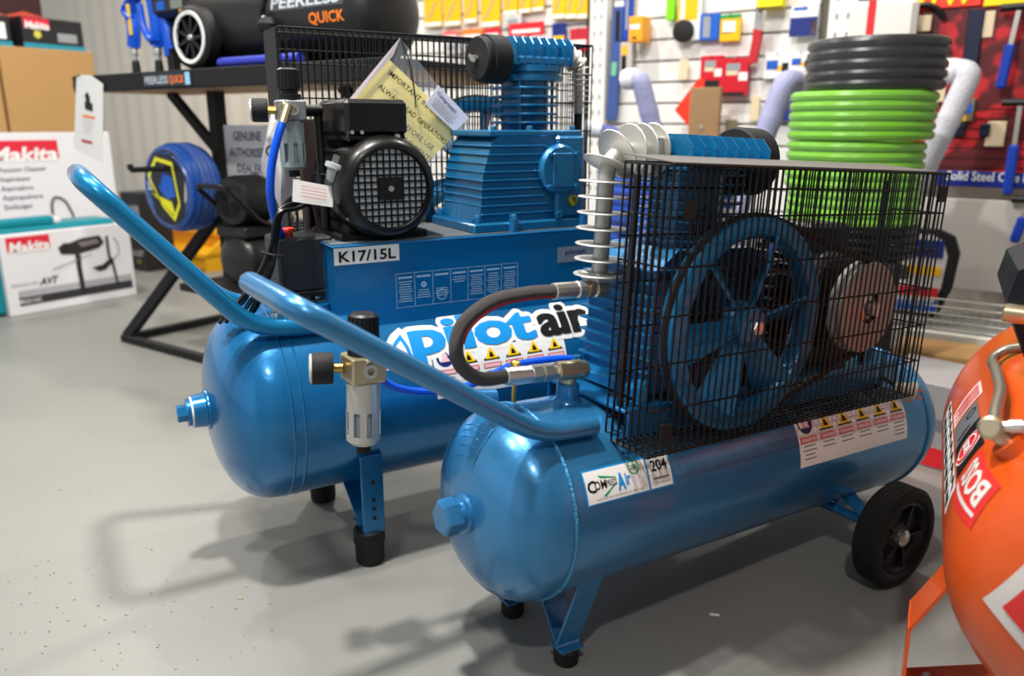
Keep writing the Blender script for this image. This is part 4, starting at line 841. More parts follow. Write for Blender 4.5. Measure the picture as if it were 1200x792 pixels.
# booklet in a clear bag, hung on the guard (its own thing)
frame_root_dummy = None
bk = frame_root('booklet_bag', 'yellow operator booklet in a clear plastic bag hung on black wire guard', 'booklet', RP, 60, -.15)
BY = .100
def bq(name, pts, m, y=BY, parent=bk, th=.0016):
    return card(name, [(x, y + dy, z) for x, z, dy in pts], parent, m, th)
ysh = bq('booklet', [(.345, .713, 0), (.250, .625, -.008), (.419, .480, -.01), (.523, .566, 0)], mat('yellow_paper', (255, 238, 142), .6))
bq('plastic_bag', [(.371, .761, -.004), (.240, .624, -.014), (.423, .471, -.016), (.542, .572, -.008)], FILM, BY, bk, .0005)
bq('bag_fold', [(.371, .761, -.006), (.240, .624, -.016), (.252, .622, -.017), (.352, .722, -.008)], mat('folded_film', (225, 215, 220), .25, alpha=.75), BY, bk, .0005)
wc = bq('name_card', [(.459, .661, -.012), (.423, .619, -.014), (.498, .556, -.014), (.537, .589, -.012)], mat('pale_card', (222, 224, 240), .5))
e1 = Vector((.462 - .270, 0, .562 - .712)).normalized(); e1 = Vector((.192, 0, -.150)).normalized(); e2 = Vector((.15, 0, .192)).normalized()
fy = lambda ox, oz, dy=-.0125: onrect((ox, BY + dy, oz), e1, e2, .0)
for j, (tx, wd, ox, oz) in enumerate((('IMPORTANT INFORMATION', .215, .420, .616), ('ALWAYS READ OPERATORS', .205, .392, .590), ('MANUAL BEFORE USE', .17, .372, .566), ('ATTACHMENTS', .115, .388, .522))):
    lettering('lettering', tx, .017, INK, ysh, fy(ox, oz), .012, width=wd)
ew = Vector((.085, 0, -.08)).normalized(); fw_ = onrect((.480, BY - .0165, .606), ew, (.08, 0, .085), .0)
lettering('lettering', 'Compressair', .012, NAVY, wc, lambda x, y: fw_(x - .012, y + .008), .02, width=.065)
b = Mb()
for j in range(4): patch(b, fw_, -.04, -.002 - .0055 * j, .03 - .008 * (j % 2), -.0008 - .0055 * j)
b.build('card_print', mat('lilac_print', (150, 150, 190), .5), wc, 0)
b = Mb(); b.tube(spl([(.371, BY - .008, .761), (.385, BY - .02, .71), (.393, BY - .022, .66), (.398, BY - .02, .61)], 6), .0016, 6); b.build('cable_tie', BLACK, bk)
frame_end()
# ================================================================== orange compressor (partly out of frame)
OP = (.81, .877, .379)
oc = frame_root('air_compressor', 'orange air compressor tank with black and red stickers beside blue compressor', 'compressor', OP, 27.4, 0)
RO, LO, CO_ = .243, .485, .163
SHADE_WHITE = mat('shaded_white', (205, 200, 196), .5); ORG = mat('orange_enamel', (210, 82, 26), .33, .05, .05, 80, coat=.4)  # sticker white darkened in colour for the dimmer right side
b = Mb(); b.lathe(tank_profile(RO, LO, CO_, 2.4), (0, 0, 0), (1, 0, 0), 80); tk = b.build('tank', ORG, oc, 60)
def orad(s):
    t = -s / CO_ if s < 0 else (s - LO) / CO_ if s > LO else 0
    return RO * max(0, 1 - t ** 2.4) ** (1 / 2.4)
def osurf(s0, f0, lift=.0008):       # map around (s0, f0 degrees): x along the tank, y around
    def fn(x, y):
        s = s0 + x; r = orad(s) + lift; a = R(f0) + y / RO; return (s, -r * math.cos(a), r * math.sin(a))
    return fn
def grid(b, fn, x0, y0, x1, y1, n=6):
    vs = [fn(x0 + (x1 - x0) * i / n, y0 + (y1 - y0) * j / n) for i in range(n + 1) for j in range(n + 1)]; m = n + 1
    b.add(vs, [(i * m + j, (i + 1) * m + j, (i + 1) * m + j + 1, i * m + j + 1) for i in range(n) for j in range(n)]); return b
f0 = osurf(-.075, 151); f1 = osurf(-.075, 151, .0014); f2 = osurf(-.075, 151, .002)
b = Mb(); grid(b, f0, -.005, -.003, .095, .072); sb = b.build('name_sticker', mat('faded_red_print', (205, 50, 45), .5), tk)
b = Mb(); grid(b, f1, .0, .052, .088, .058); b.build('sticker_bar', SHADE_WHITE, sb)
lettering('lettering', 'BOSS', .052, SHADE_WHITE, sb, lambda x, y: f1(x + .044, y + .008), .03, width=.082)
f0 = osurf(.035, 149.5); f1 = osurf(.035, 149.5, .0014); f2 = osurf(.035, 149.5, .002); f3 = osurf(.035, 149.5, .0026)
b = Mb(); grid(b, f0, 0, 0, .112, .064); cs = b.build('emblem_sticker', INK, tk)
b = Mb(); disc(b, f1, .052, .032, .031, 28); b.build('emblem_disc', WHITE, cs, 0)
b = Mb(); disc(b, f2, .052, .032, .028, 28); b.build('emblem_red_disc', RED, cs, 0)
b = Mb(); disc(b, f3, .052, .032, .023, 28, .0205); b.build('emblem_ring', WHITE, cs, 0)
lettering('lettering', 'BOS', .020, WHITE, cs, lambda x, y: f3(x + .052, y + .025), .04, width=.032)
f0 = osurf(.150, 150); f1 = osurf(.150, 150, .0014)
b = Mb(); grid(b, f0, 0, .0, .085, .062); gs = b.build('grey_sticker', mat('grey_label', (105, 108, 112), .5), tk)
b = Mb(); disc(b, f1, .055, .015, .012, 20, .009); grid(b, f1, .010, .02, .016, .052, 2); b.build('grey_print', INK, gs, 0)
f0 = osurf(.245, 147); f1 = osurf(.245, 147, .0014)
b = Mb(); grid(b, f0, 0, 0, .07, .075); ts = b.build('data_sticker', mat('pink_white_label', (225, 200, 195), .5), tk)
b = Mb()
for k in range(5): grid(b, f1, .008 + .011 * k, .006, .014 + .011 * k, .068 - .01 * (k % 2), 2)
b.build('data_print', RED, ts, 0)
f0 = osurf(.02, 166); f1 = osurf(.02, 166, .0014)
b = Mb(); grid(b, f0, 0, 0, .40, .045, 8); ss = b.build('striped_sticker', WHITE, tk)
for k in range(8):
    b = Mb(); x = .012 + .048 * k; b.add([f1(x + p, q) for p, q in ((0, .006), (.03, .0), (.04, .004), (.038, .036), (.008, .042), (0, .038))], [tuple(range(6))]); b.build('stripe', INK, ss, 0)
# diamond sticker on the near dome
def dm(a, c, lift):   # a,c in 0..1 across the diamond
    y = .197 - .061 * a - .106 * c; z = -.028 + .126 * a - .092 * c; q = min(1, math.hypot(y, z) / RO); return (-CO_ * (1 - q ** 2.4) ** (1 / 2.4) - lift, y + lift * .6, z)
def quadgrid(lo, hi, lift, n=8):
    b = Mb(); vs = [dm(lo + (hi - lo) * i / n, lo + (hi - lo) * j / n, lift) for i in range(n + 1) for j in range(n + 1)]; m = n + 1
    b.add(vs, [(i * m + j, i * m + j + 1, (i + 1) * m + j + 1, (i + 1) * m + j) for i in range(n) for j in range(n)]); return b
ds = quadgrid(0, 1.0, .0014).build('hazard_sticker', SHADE_WHITE, tk); quadgrid(.12, .9, .0026).build('hazard_fill', mat('faded_red_print', (0, 0, 0)), ds)
# foot
b = Mb(); b.bar((.125, .214, -.115), (.125, .263, -.215), .085, .005, (0, 1, .5)); b.bar((.125, .263, -.212), (.125, .260, -.372), .085, .005, (0, 1, 0)); b.box((.083, -.26, -.379), (.167, .262, -.374)); b.bar((.125, -.214, -.115), (.125, -.263, -.215), .085, .005, (0, -1, .5)); b.bar((.125, -.263, -.212), (.125, -.260, -.372), .085, .005, (0, 1, 0))
lg = b.build('foot_bracket', ORG, oc)
b = Mb(); b.bar((.13, .255, -.335), (.13, .03, -.24), .06, .005, (0, 0, 1)); b.build('foot_stay', ORG, lg)
b = Mb(); hexbolt(b, (.125, .225, -.322), (0, .35, 1), .007, .012); b.build('foot_bolt', STEEL, lg)
b = Mb(); b.box((.42, -.15, -.379), (.47, .15, -.23), .004); b.build('rear_foot', ORG, oc)
# outlet fitting, pipe
a = R(143)
def on(s, f, h): r = orad(s) + h; return Vector((s, -r * math.cos(R(f)), r * math.sin(R(f))))
b = Mb(); b.cyl(on(-.04, 141, -.014), on(-.04, 141, .010), .021, 20); b.build('outlet_boss', ORG, oc)
o1 = on(-.04, 141, .008); b = Mb(); b.cyl(o1, on(-.04, 141, .03), .011, 16); b.lathe([(-.014, .010), (-.012, .015), (.010, .015), (.013, .011)], on(-.04, 141, .032), (-.9, .3, .3), 22); ef = b.build('outlet_elbow', NICK, oc)
b = Mb(); b.lathe([(0, .007), (.02, .007), (.02, .009), (.035, .009), (.035, .0055), (.06, .0055)], on(-.04, 141, .034), (-.15, -1, .25), 10); b.build('valve_stem', STEEL, ef)
b = Mb(); b.lathe([(0, .008), (.004, .012), (.02, .012), (.024, .008)], on(-.04, 141, .034) + Vector((-.15, -1, .25)).normalized() * .058, (-.15, -1, .25), 12); b.build('valve_knob', BLACK, ef)
b = Mb(); b.tube(spl([on(-.04, 141, .030), on(.027, 139.2, .026), on(.109, 137.4, .021), on(.228, 137.8, .017), on(.305, 138.5, .015), on(.325, 134, .013), on(.315, 128, .006)], 7), .0078, 12); b.build('delivery_pipe', mat('dull_pipe', (150, 142, 130), .4, .7), oc)
# motor and pump block above the tank
DK = mat('dark_navy_metal', (26, 30, 42), .45, .3)
b = Mb(); b.prism([(-.12, .23), (.13, .205), (.160, .20), (.196, .29), (.188, .335), (.12, .372), (-.12, .40)], (.20, 0, 0), (0, 1, 0), (0, 0, 1), (.24, 0, 0)); mh = b.build('motor_housing', DK, oc)
b = Mb(); b.cyl((.185, .197, .275), (.185, .10, .27), .014, 18); b.cyl((.185, .200, .2752), (.185, .195, .275), .012, 18); b.cyl((.185, .12, .271), (.21, .12, .271), .012, 12); b.build('brass_union', NICK, mh)
for k in range(5):
    b = Mb(); b.box((.17, .02, .215 + .013 * k), (.202, .150 - .006 * k, .220 + .013 * k)); b.build('cooling_fin', DK, mh)
b = Mb(); b.box((.20, -.14, .205), (.44, .125, .232), .003); b.build('pump_platform', DK, oc)
b = Mb(); b.cyl((.25, .14, .34), (.25, .15, .40), .016, 14); b.lathe([(0, .024), (.004, .03), (.06, .03), (.064, .024)], (.25, .15, .385), (0, .2, 1), 16); b.build('air_filter', BLACKM, mh)
frame_end()
# ------------------------------------------------------------------ coil table and hoses behind the compressors
t = thing('display_table', 'dark steel table carrying hose coils behind the compressors', 'table', (.86, 2.70, 0)); 
b = Mb(); b.box((-.60, -.33, .465), (.34, .33, .505), .004); b.build('table_top', mat('dark_table', (46, 46, 50), .5), t)
for sx in (-.56, .30):
    for sy in (-.29, .29): b = Mb(); b.box((sx - .02, sy - .02, 0), (sx + .02, sy + .02, .465)); b.build('leg', BLACKM, t)
def coil(label, c, Rc, tr, turns, m, z0, layers=2, film=True, group='hose coils on the table', jitter=.0):
    t = thing('hose_coil', label, 'hose', (c[0], c[1], z0), (0, 0, random.uniform(0, 6)), group)
    for k in range(turns):
        b = Mb(); b.ring((random.uniform(-jitter, jitter), random.uniform(-jitter, jitter), tr + k * tr * 1.93), (random.uniform(-.006, .006), random.uniform(-.006, .006), 1), Rc - tr, tr, 64, 10); b.build('turn', m, t)
        b = Mb(); b.ring((0, 0, tr + k * tr * 1.93), UP, Rc - 3 * tr, tr, 48, 6); b.build('inner_turn', m, t)
    h = 2 * tr + (turns - 1) * tr * 1.93
    if film:
        b = Mb(); n_ = 64; pr = [(h * .03, Rc * .9), (h * .0 + .001, Rc - tr * .3), (h * .12, Rc + .002), (h * .5, Rc + .0015), (h * .88, Rc + .002), (h * .995, Rc - tr * .3), (h * .99, Rc * .9)]
        b.lathe(pr, (0, 0, 0), UP, n_, caps=False); b.build('shrink_film', film, t)
    return h
FILM2 = mat('shrink_film', (240, 245, 240), .1, alpha=.05, bump=.9, bscale=18); FILM3 = mat('cloudy_film', (190, 190, 195), .22, alpha=.07, bump=1.0, bscale=14)
LG = mat('lime_hose', (112, 184, 26), .3); BKH = mat('black_hose', (19, 19, 21), .32); BLH = mat('royal_hose', (10, 78, 190), .3)
gx, gy = atY(1005, 170, 2.62).x, 2.62; z = .505
h = coil('black hose coil at the bottom, under the lime coils', (gx + .01, gy), .200, .0135, 4, BKH, z, film=None); z += h
h = coil('lime green hose coil lowest of the three lime coils', (gx, gy), .205, .0145, 4, LG, z, film=FILM2); z += h
h = coil('lime green hose coil in the middle of the lime coils', (gx - .008, gy), .208, .0148, 5, LG, z, film=FILM2); z += h + .003
h = coil('lime green hose coil just under the black wrapped one', (gx, gy), .217, .0150, 5, LG, z, film=FILM2); z += h + .003
h = coil('black hose coil in cloudy wrap on top of lime coils', (gx + .028, gy), .205, .0155, 5, BKH, z, film=FILM3)
bx_, by_ = .50, 2.62; z = .505
for k, lb in enumerate(('blue hose coil at the bottom of its stack behind the finned pipe', 'blue hose coil on top of its stack behind the finned pipe')): z += coil(lb, (bx_, by_), .225, .0145, 5, BLH, z, film=FILM2, group='blue hose coils on the table') + .002
# wrapped handles standing behind the table
WRAP = mat('bubble_wrap', (205, 205, 216), .35, bump=.6, bscale=160); WRAP2 = mat('lilac_wrap', (160, 162, 200), .35, bump=.6, bscale=160)
def wrapped_handle(label, pts, y, r, m):
    P = [atY(px, py, y + dy) for px, py, dy in pts]; e = P[-1]; dirn = (P[-1] - P[-2]).normalized(); foot = e + dirn * ((e.z) / -dirn.z)
    t = thing('wrapped_handle', label, 'wrapped handle', (foot.x, foot.y, 0)); b = Mb(); path = [q - Vector((foot.x, foot.y, 0)) for q in fil(P + [foot], .05, 5)]
    b.tube(path, lambda k: r * (1 + .03 * math.sin(k * 40) + .02 * math.sin(k * 97)), 12); b.build('wrapped_tube', m, t)
    o = path[0]; b = Mb(); b.lathe([(-.02, r * .5), (-.012, r * 1.12), (.03, r * 1.1), (.05, r)], o, path[1] - path[0], 12); b.build('taped_end', mat('white_tape', (228, 228, 232), .3), t)
wrapped_handle('lilac wrapped steel handle leaning near the blue levels', [(737, 93, .05), (750, 92, 0), (760, 130, 0), (769, 165, 0)], 3.15, .036, WRAP2)
wrapped_handle('lilac wrapped steel handle leaning beside the lime coils', [(940, 100, .1), (921, 92, 0), (903, 140, 0), (886, 186, 0)], 3.1, .042, WRAP2)
wrapped_handle('white bubble-wrapped handle standing between lime coils and red board', [(1108, 84, .08), (1139, 82, 0), (1112, 140, 0), (1084, 196, 0)], 3.0, .042, WRAP)
wrapped_handle('blue wrapped tube lying low behind the rear pump', [(688, 150, .0), (715, 156, 0), (742, 167, 0), (752, 200, 0)], 3.12, .028, mat('blue_wrap', (80, 90, 160), .4, bump=.5, bscale=160))
# ------------------------------------------------------------------ display stand at the left
SO = onfloor(150, 400); SY = WY
stn = thing('display_stand', 'black steel display stand with plywood-bottomed shelf', 'display stand', (SO.x, SO.y, 0), (0, 0, SY))
ZS = 1.045
b = Mb(); b.box((-.13, -.02, ZS), (1.62, .03, ZS + .062), .003); b.build('shelf_beam', BLACKM, stn)
b = Mb(); b.box((-.13, .03, ZS + .045), (1.62, .5, ZS + .062)); b.build('shelf_deck', BLACKM, stn)
b = Mb(); b.box((-.12, .0305, ZS + .001), (1.61, .49, ZS + .044)); b.build('plywood_underside', mat('plywood', (150, 122, 92), .6, var=.1, vscale=20), stn)
for x in (.43, 1.45):
    b = Mb(); b.box((x - .025, .225, 0), (x + .025, .275, ZS)); b.build('post', BLACKM, stn)
    b = Mb(); b.bar((x - .43, .0, .02), (x, .25, .60), .045, .03, (0, 1, 0)); b.build('leg_brace', BLACKM, stn)
    b = Mb(); b.bar((x - .30, .25, ZS), (x, .25, .80), .035, .03, (0, 1, 0)); b.build('shelf_brace', BLACKM, stn)
b = Mb(); b.box((-.02, -.02, 0), (1.5, .015, .03)); b.build('base_rail', BLACKM, stn)
b = Mb(); b.bar((0, 0, .018), (.02, .52, .018), .035, .03); b.build('base_rail', BLACKM, stn)
b = Mb(); b.bar((1.48, 0, .018), (1.48, .52, .018), .035, .03); b.build('base_rail', BLACKM, stn)
b = Mb(); b.cyl((.43, -.14, .755), (.43, .24, .755), .011, 10); b.cyl((.43, -.14, .755), (.43, -.145, .775), .011, 10); b.build('hose_arm', BLACKM, stn)
b = Mb(); b.box((.40, .02, .27), (1.46, .48, .30), .003); b.build('lower_shelf', BLACKM, stn)
def sp(x, y, z): c, s_ = math.cos(SY), math.sin(SY); return Vector((SO.x + x * c - y * s_, SO.y + x * s_ + y * c, z))
def on_stand(name, label, cat, x, y, z, rz=0, group=None): return thing(name, label, cat, tuple(sp(x, y, z)), (0, 0, SY + rz), group)
t = on_stand('brand_plate', 'silver and orange lettered plate on the stand shelf edge', 'sign', .53, -.0205, ZS + .008); b = Mb(); b.box((-.145, -.003, 0), (.145, 0, .046)); b.build('plate', mat('plate_dark', (50, 58, 70), .4, .3), t)
lettering('lettering', 'PEERLESS', .036, mat('silver_ink', (190, 200, 210), .4), t, lambda x, y: (x - .063, -.0035, y + .01), .02, width=.145)
lettering('lettering', 'QUICK', .036, ORNG, t, lambda x, y: (x + .062, -.0035, y + .01), .02, width=.09); b = Mb(); b.box((.115, -.0036, .002), (.143, -.003, .044)); b.build('plate_end', mat('plate_sky', (150, 205, 235), .4), t)
# coil hung on the arm
t = on_stand('hose_coil', 'dark blue hose coil with yellow framed label on the arm', 'hose', .43, .065, .755, math.pi / 2)
for k in range(6): b = Mb(); b.ring((-.055 + .022 * k, 0, -.075), (1, 0, 0), .150 if k in (0, 5) else .158, .0125, 48, 8); b.build('turn', mat('navy_hose', (20, 72, 150), .3), t); b = Mb(); b.ring((-.055 + .022 * k, 0, -.075), (1, 0, 0), .125, .0125, 40, 6); b.build('inner_turn', MATS['navy_hose'], t)
b = Mb(); b.lathe([(-.072, .06), (-.073, .15), (-.02, .172), (.03, .172), (.07, .15), (.071, .06)], (0, 0, -.075), (1, 0, 0), 48, caps=False); b.build('shrink_film', FILM2, t)
lb_ = mat('label_black', (26, 26, 34), .4); fx = lambda y, z: (-.0745, -y, z - .075)
b = Mb(); b.add([fx(*p) for p in ((-.13, .05), (-.06, .13), (.06, .13), (.13, .05), (.10, -.10), (.03, -.14), (-.08, -.11))], [tuple(range(7))[::-1]]); lbp = b.build('label_card', lb_, t, 0)
fx2 = lambda y, z: (-.0755, -y, z - .075); Q = [(-.115, .045), (-.05, .118), (.06, .10), (.085, -.06), (.04, -.125), (-.03, -.075)]
b = Mb(); b.add([fx2(*p) for p in Q + [(a_ * .86, c_ * .86) for a_, c_ in Q]], [(i, (i + 1) % 6, 6 + (i + 1) % 6, 6 + i)[::-1] for i in range(6)]); b.add([fx2(*p) for p in ((-.10, -.02), (-.03, -.06), (.05, -.11), (.03, -.05))], [(3, 2, 1, 0)]); b.build('label_frame', mat('label_yellow', (225, 220, 30), .4), lbp, 0)
b = Mb(); b.add([fx2(*p) for p in ((-.05, .0), (-.01, .06), (.05, .04), (.06, -.03), (.0, -.04))], [tuple(range(5))[::-1]]); b.build('label_emblem', MIDB, lbp, 0)
lettering('lettering', '30m', .04, WHITE, lbp, lambda x, y: fx2(-(y) + .03 - .12, x + .02), .01)
# sign
t = on_stand('dealer_sign', 'white dealer sign with navy lettering behind the stand post', 'sign', .62, .235, .715); b = Mb(); b.box((-.13, -.004, 0), (.14, 0, .20)); b.build('panel', mat('sign_white', (238, 238, 242), .5), t)
for j, tx in enumerate(('GENUINE', 'AUTHORISED', 'DEALER')): lettering('lettering', tx, .048, mat('sign_navy', (40, 52, 96), .5), t, lambda x, y, j=j: (x + .01, -.0048, y + .142 - .062 * j), .02, width=(.17, .23, .15)[j])
# big black compressor on the shelf
ZT = ZS + .062
pc = on_stand('air_compressor', 'matte black air compressor with white-rimmed wheel on the stand shelf', 'compressor', 0, .2, ZT)
BM = mat('satin_black', (30, 30, 31), .42, coat=.1)
b = Mb(); b.lathe(tank_profile(.150, .80, .10), (.58, 0, .155), (1, 0, 0), 48); ptk = b.build('tank', BM, pc, 60)
b = Mb(); b.lathe(tank_profile(.11, .30, .07), (.38, .02, .13), (1, 0, 0), 40); b.build('small_tank', BM, pc, 60)
b = Mb(); b.box((.30, -.12, .20), (.74, .10, .36), .02)
for k in range(6): b.box((.33 + .045 * k, -.128, .29), (.34 + .045 * k, -.118, .34))
b.build('motor_shroud', BM, pc)
fcy = lambda s0, f0: (lambda x, y: (.58 + s0 + x, -.1508 * math.cos(R(f0) + y / .15), .155 + .1508 * math.sin(R(f0) + y / .15)))
b = Mb(); patch(b, fcy(.44, 5), 0, 0, .36, .062, 5); ls = b.build('brand_sticker', mat('smoke_label', (70, 72, 72), .4), ptk)
f_ = lambda s0, f0: (lambda x, y: (.58 + s0 + x, -.1516 * math.cos(R(f0) + y / .15), .155 + .1516 * math.sin(R(f0) + y / .15)))
lettering('lettering', 'PEERLESS', .052, mat('silver_ink', (0, 0, 0)), ls, lambda x, y: f_(.62, 8)(x, y), .02, width=.32)
lettering('lettering', 'QUICK', .045, ORNG, ls, lambda x, y: f_(.72, -13)(x, y), .02, width=.16)
lettering('lettering', '2100', .036, ORNG, pc, lambda x, y: (x + .665, -.1215, y + .245), .02, width=.10)
for k, (m, x0, z0, x1, z1) in enumerate(((mat('badge_grey', (120, 130, 120), .5), .40, .275, .47, .305), (MIDB, .31, .275, .36, .305), (YEL2, .45, .25, .48, .27))): b = Mb(); b.box((x0 + .05, -.1225, z0 - .05), (x1 + .05, -.119, z1 - .05)); b.build('rating_label', m, pc)
for (x, y) in ((.655, -.165), (.655, .175)):
    c = Vector((x, y, .108)); b = Mb(); b.lathe([(-.03, .078), (-.032, .096), (-.022, .107), (.022, .107), (.032, .096), (.03, .078)], c, (0, 1, 0), 40, caps=False); wt = b.build('wheel', RUB, pc)
    b = Mb(); b.lathe([(-.034, .076), (-.036, .088), (-.031, .0895), (-.028, .076)], c, (0, 1, 0), 40, caps=False); b.build('white_ring', WHITE, wt)
    b = Mb(); b.lathe([(-.012, .0), (-.012, .078), (.03, .08)], c, (0, 1, 0), 32)
    b.build('rim', BLACKM, wt)
    for k in range(9):
        a = 2 * math.pi * k / 9; e_ = Vector((math.cos(a), 0, math.sin(a))); b = Mb(); b.bar(c + e_ * .018 + Vector((0, -.022, 0)), c + e_ * .078 + Vector((0, -.022, 0)), .010, .014, (0, 1, 0)); b.build('spoke', BLACK, wt)
    b = Mb(); b.lathe([(-.036, 0), (-.034, .009), (-.024, .014), (-.012, .016)], c, (0, 1, 0), 18); b.build('hub_cap', STEEL, wt)
for x in (.36, 1.1):
    b = Mb(); b.box((x, -.10, 0), (x + .04, -.07, .09)); b.box((x, .07, 0), (x + .04, .10, .09)); b.box((x, -.10, .07), (x + .04, .10, .09)); b.build('foot', BLACKM, pc)
b = Mb(); b.cyl((.655, -.16, .108), (.655, .16, .108), .008, 10); b.box((.64, -.09, .10), (.67, .09, .14)); b.build('axle', BLACKM, pc)
b = Mb(); b.tube(spl([(.30, -.08, .33), (.26, -.12, .36), (.30, -.14, .40), (.42, -.12, .42), (.5, -.1, .38)], 6), .012, 8); b.build('hose_lead', BLACKG, pc); b = Mb(); b.tube(spl([(1.0, -.16, .28), (1.05, -.17, .22), (1.02, -.168, .16), (1.06, -.16, .12)], 6), .010, 8); b.build('hose_lead', BLACKG, pc)
b = Mb(); b.lathe([(0, .01), (.01, .03), (.03, .035), (.05, .02)], (1.04, -.165, .10), (0, 0, 1), 14); b.build('relief_valve', BLACKM, pc)
b = Mb(); b.tube(spl([(1.40, -.06, .33), (1.46, -.09, .30), (1.47, -.1, .2)], 6), .012, 8); b.build('return_pipe', GREYP, pc)
b = Mb(); b.cyl((.79, -.175, .018), (1.2, -.175, .018), .017, 12); t = None; o_ = b.build('tool_tube', mat('purple_blue_tube', (50, 60, 170), .4)); o_.location = sp(0, .2, ZT); o_.rotation_euler = (0, 0, SY); tag(o_, 'blue rod lying in front of the black compressor on the shelf', 'rod')
# small black compressor on the lower shelf
qc = on_stand('air_compressor', 'small matte black compressor with round motor on the lower stand shelf', 'compressor', .72, .26, .30, math.pi / 2)
b = Mb(); b.lathe(tank_profile(.105, .26, .06), (-.16, 0, .115), (1, 0, 0), 40); b.build('tank', BM, qc, 60)
b = Mb(); b.lathe([(0, 0), (0, .060), (.006, .085), (.03, .096), (.14, .096), (.15, .07), (.15, 0)], (-.20, .0, .338), (1, .10, 0), 36); qm = b.build('motor', BM, qc)
for k in range(6): b = Mb(); b.ring(Vector((-.202, .0, .338)), (1, .10, 0), .012 + .009 * k, .0025, 28, 5); b.build('vent_ring', BLACKM, qm)
b = Mb(); b.box((-.20, -.08, .205), (.14, .10, .246), .005); b.build('pump_platform', BM, qc)
b = Mb(); b.box((-.10, -.07, 0), (-.05, .07, .03)); b.box((.10, -.07, 0), (.15, .07, .03)); b.build('foot', BM, qc)
b = Mb(); b.tube(fil([(.0, -.085, .25), (-.12, -.085, .25), (-.28, -.09, .40), (-.28, .09, .40), (-.12, .085, .25), (.0, .085, .25)], .04, 6), .010, 10); b.build('handle', BLACKG, qc)
b = Mb(); b.box((.02, -.10, .29), (.06, -.06, .34), .004); b.build('valve_body', mat('label_yellow', (0, 0, 0)), qc); b = Mb(); b.tube(spl([(.04, -.1, .30), (.0, -.12, .28), (-.02, -.12, .22), (.03, -.115, .19), (.08, -.11, .22)], 6), .004, 6); b.build('lead', BLACKG, qc)
# swing tag on shelf edge
t = on_stand('swing_tag', 'white swing tag with compressor picture hanging from the stand shelf', 'tag', -.01, -.035, .80, .05); b = Mb(); P_ = [(-.135, .02), (.055, -.035), (.125, .27), (.05, .305), (-.045, .31)]
b.prism(P_, (0, -.002, 0), (1, 0, 0), UP, (0, .002, 0)); tc_ = b.build('card', WHITE, t)
f_ = onrect((.0, -.0024, .13), (1, 0, -.12), (.12, 0, 1), .0006)
b = Mb(); poly(b, f_, [(-.02, .045), (.03, .04), (.034, .07), (.018, .075), (.015, .10), (.0, .115), (-.018, .10), (-.012, .08), (-.022, .07)]); b.build('compressor_picture', INK, tc_, 0)
b = Mb(); patch(b, f_, -.042, .012, .042, .022); b.build('orange_line', ORNG, tc_, 0); b = Mb(); patch(b, f_, -.06, -.09, .012, -.078); b.build('red_line', mat('wine_card', (0, 0, 0)), tc_, 0)
b = Mb()
for j in range(5): patch(b, f_, -.045, -.002 - .012 * j, .03 - .006 * j, .001 - .012 * j)
b.build('small_print', mat('pale_print', (200, 190, 190), .5), tc_, 0)
b = Mb(); b.tube(spl([(-.02, .0, .30), (-.03, -.004, .31), (-.06, .0, .29), (-.085, .0, .265)], 5), .0022, 6); b.build('tag_string', BLACK, t)
# blue air hoses with couplings standing on shelf
def air_hose(label, pts, y0):
    O_ = sp(0, .10, ZT); t = thing('air_hose', label, 'hose', tuple(O_), (0, 0, 0), 'blue air hoses hanging above the shelf'); P = [onplane(px, py, nw, SO.dot(nw) + .10 + dy) - O_ for px, py, dy in pts]
    b = Mb(); b.tube(spl(P, 6), .026, 12); b.build('sleeve', mat('bright_blue_hose', (16, 84, 205), .4), t); e_ = P[-1]; d_ = Vector((0, 0, -1))
    b = Mb(); b.lathe([(0, .016), (.012, .019), (.03, .019), (.032, .015), (.052, .015)], e_, d_, 14); b.build('coupling', STEEL, t); zz = e_.z - .052
    b = Mb(); b.lathe([(0, .013), (.02, .016), (max(.03, zz - .002), .017)], e_ + d_ * .052, d_, 12); b.build('coupling_sleeve', BLACK, t); return t, P
t, P = air_hose('blue air hose with yellow tape, on the side of the cartons', [(164, -20, 0), (154, 10, 0), (157, 35, 0), (157, 55, 0)], 0)
b = Mb(); b.bar(P[1] + Vector((0, -.03, .02)), P[1] + Vector((.0, -.03, -.10)), .014, .003, (0, 1, 0)); b.build('yellow_tape', mat('tape_yellow', (225, 190, 70), .5), t)
air_hose('blue air hose hanging in the middle of its bunch', [(172, -30, 0), (181, 10, 0), (184, 35, 0), (184, 54, 0)], 0); air_hose('blue air hose hanging nearest the black compressor', [(186, -20, .02), (190, 10, .02), (197, 40, .02), (201, 66, .02)], 0)
b = Mb(); P = [onplane(px, py, nw, SO.dot(nw) + .08) for px, py in ((158, -10), (148, 5), (145, 14), (153, 22))]; b.tube(spl(P, 6), .012, 10); P = [onplane(px, py, nw, SO.dot(nw) + .08) for px, py in ((163, 5), (168, 30), (176, 46), (183, 44))]; tag(b.build('hose_loop', MATS['bright_blue_hose']), 'thin looped blue tube beside the taped air hose', 'hose'); b = Mb(); b.tube(spl(P, 6), .014, 10); tag(b.build('hose_link', MATS['bright_blue_hose']), 'thin blue tube crossing between two air hoses', 'hose')
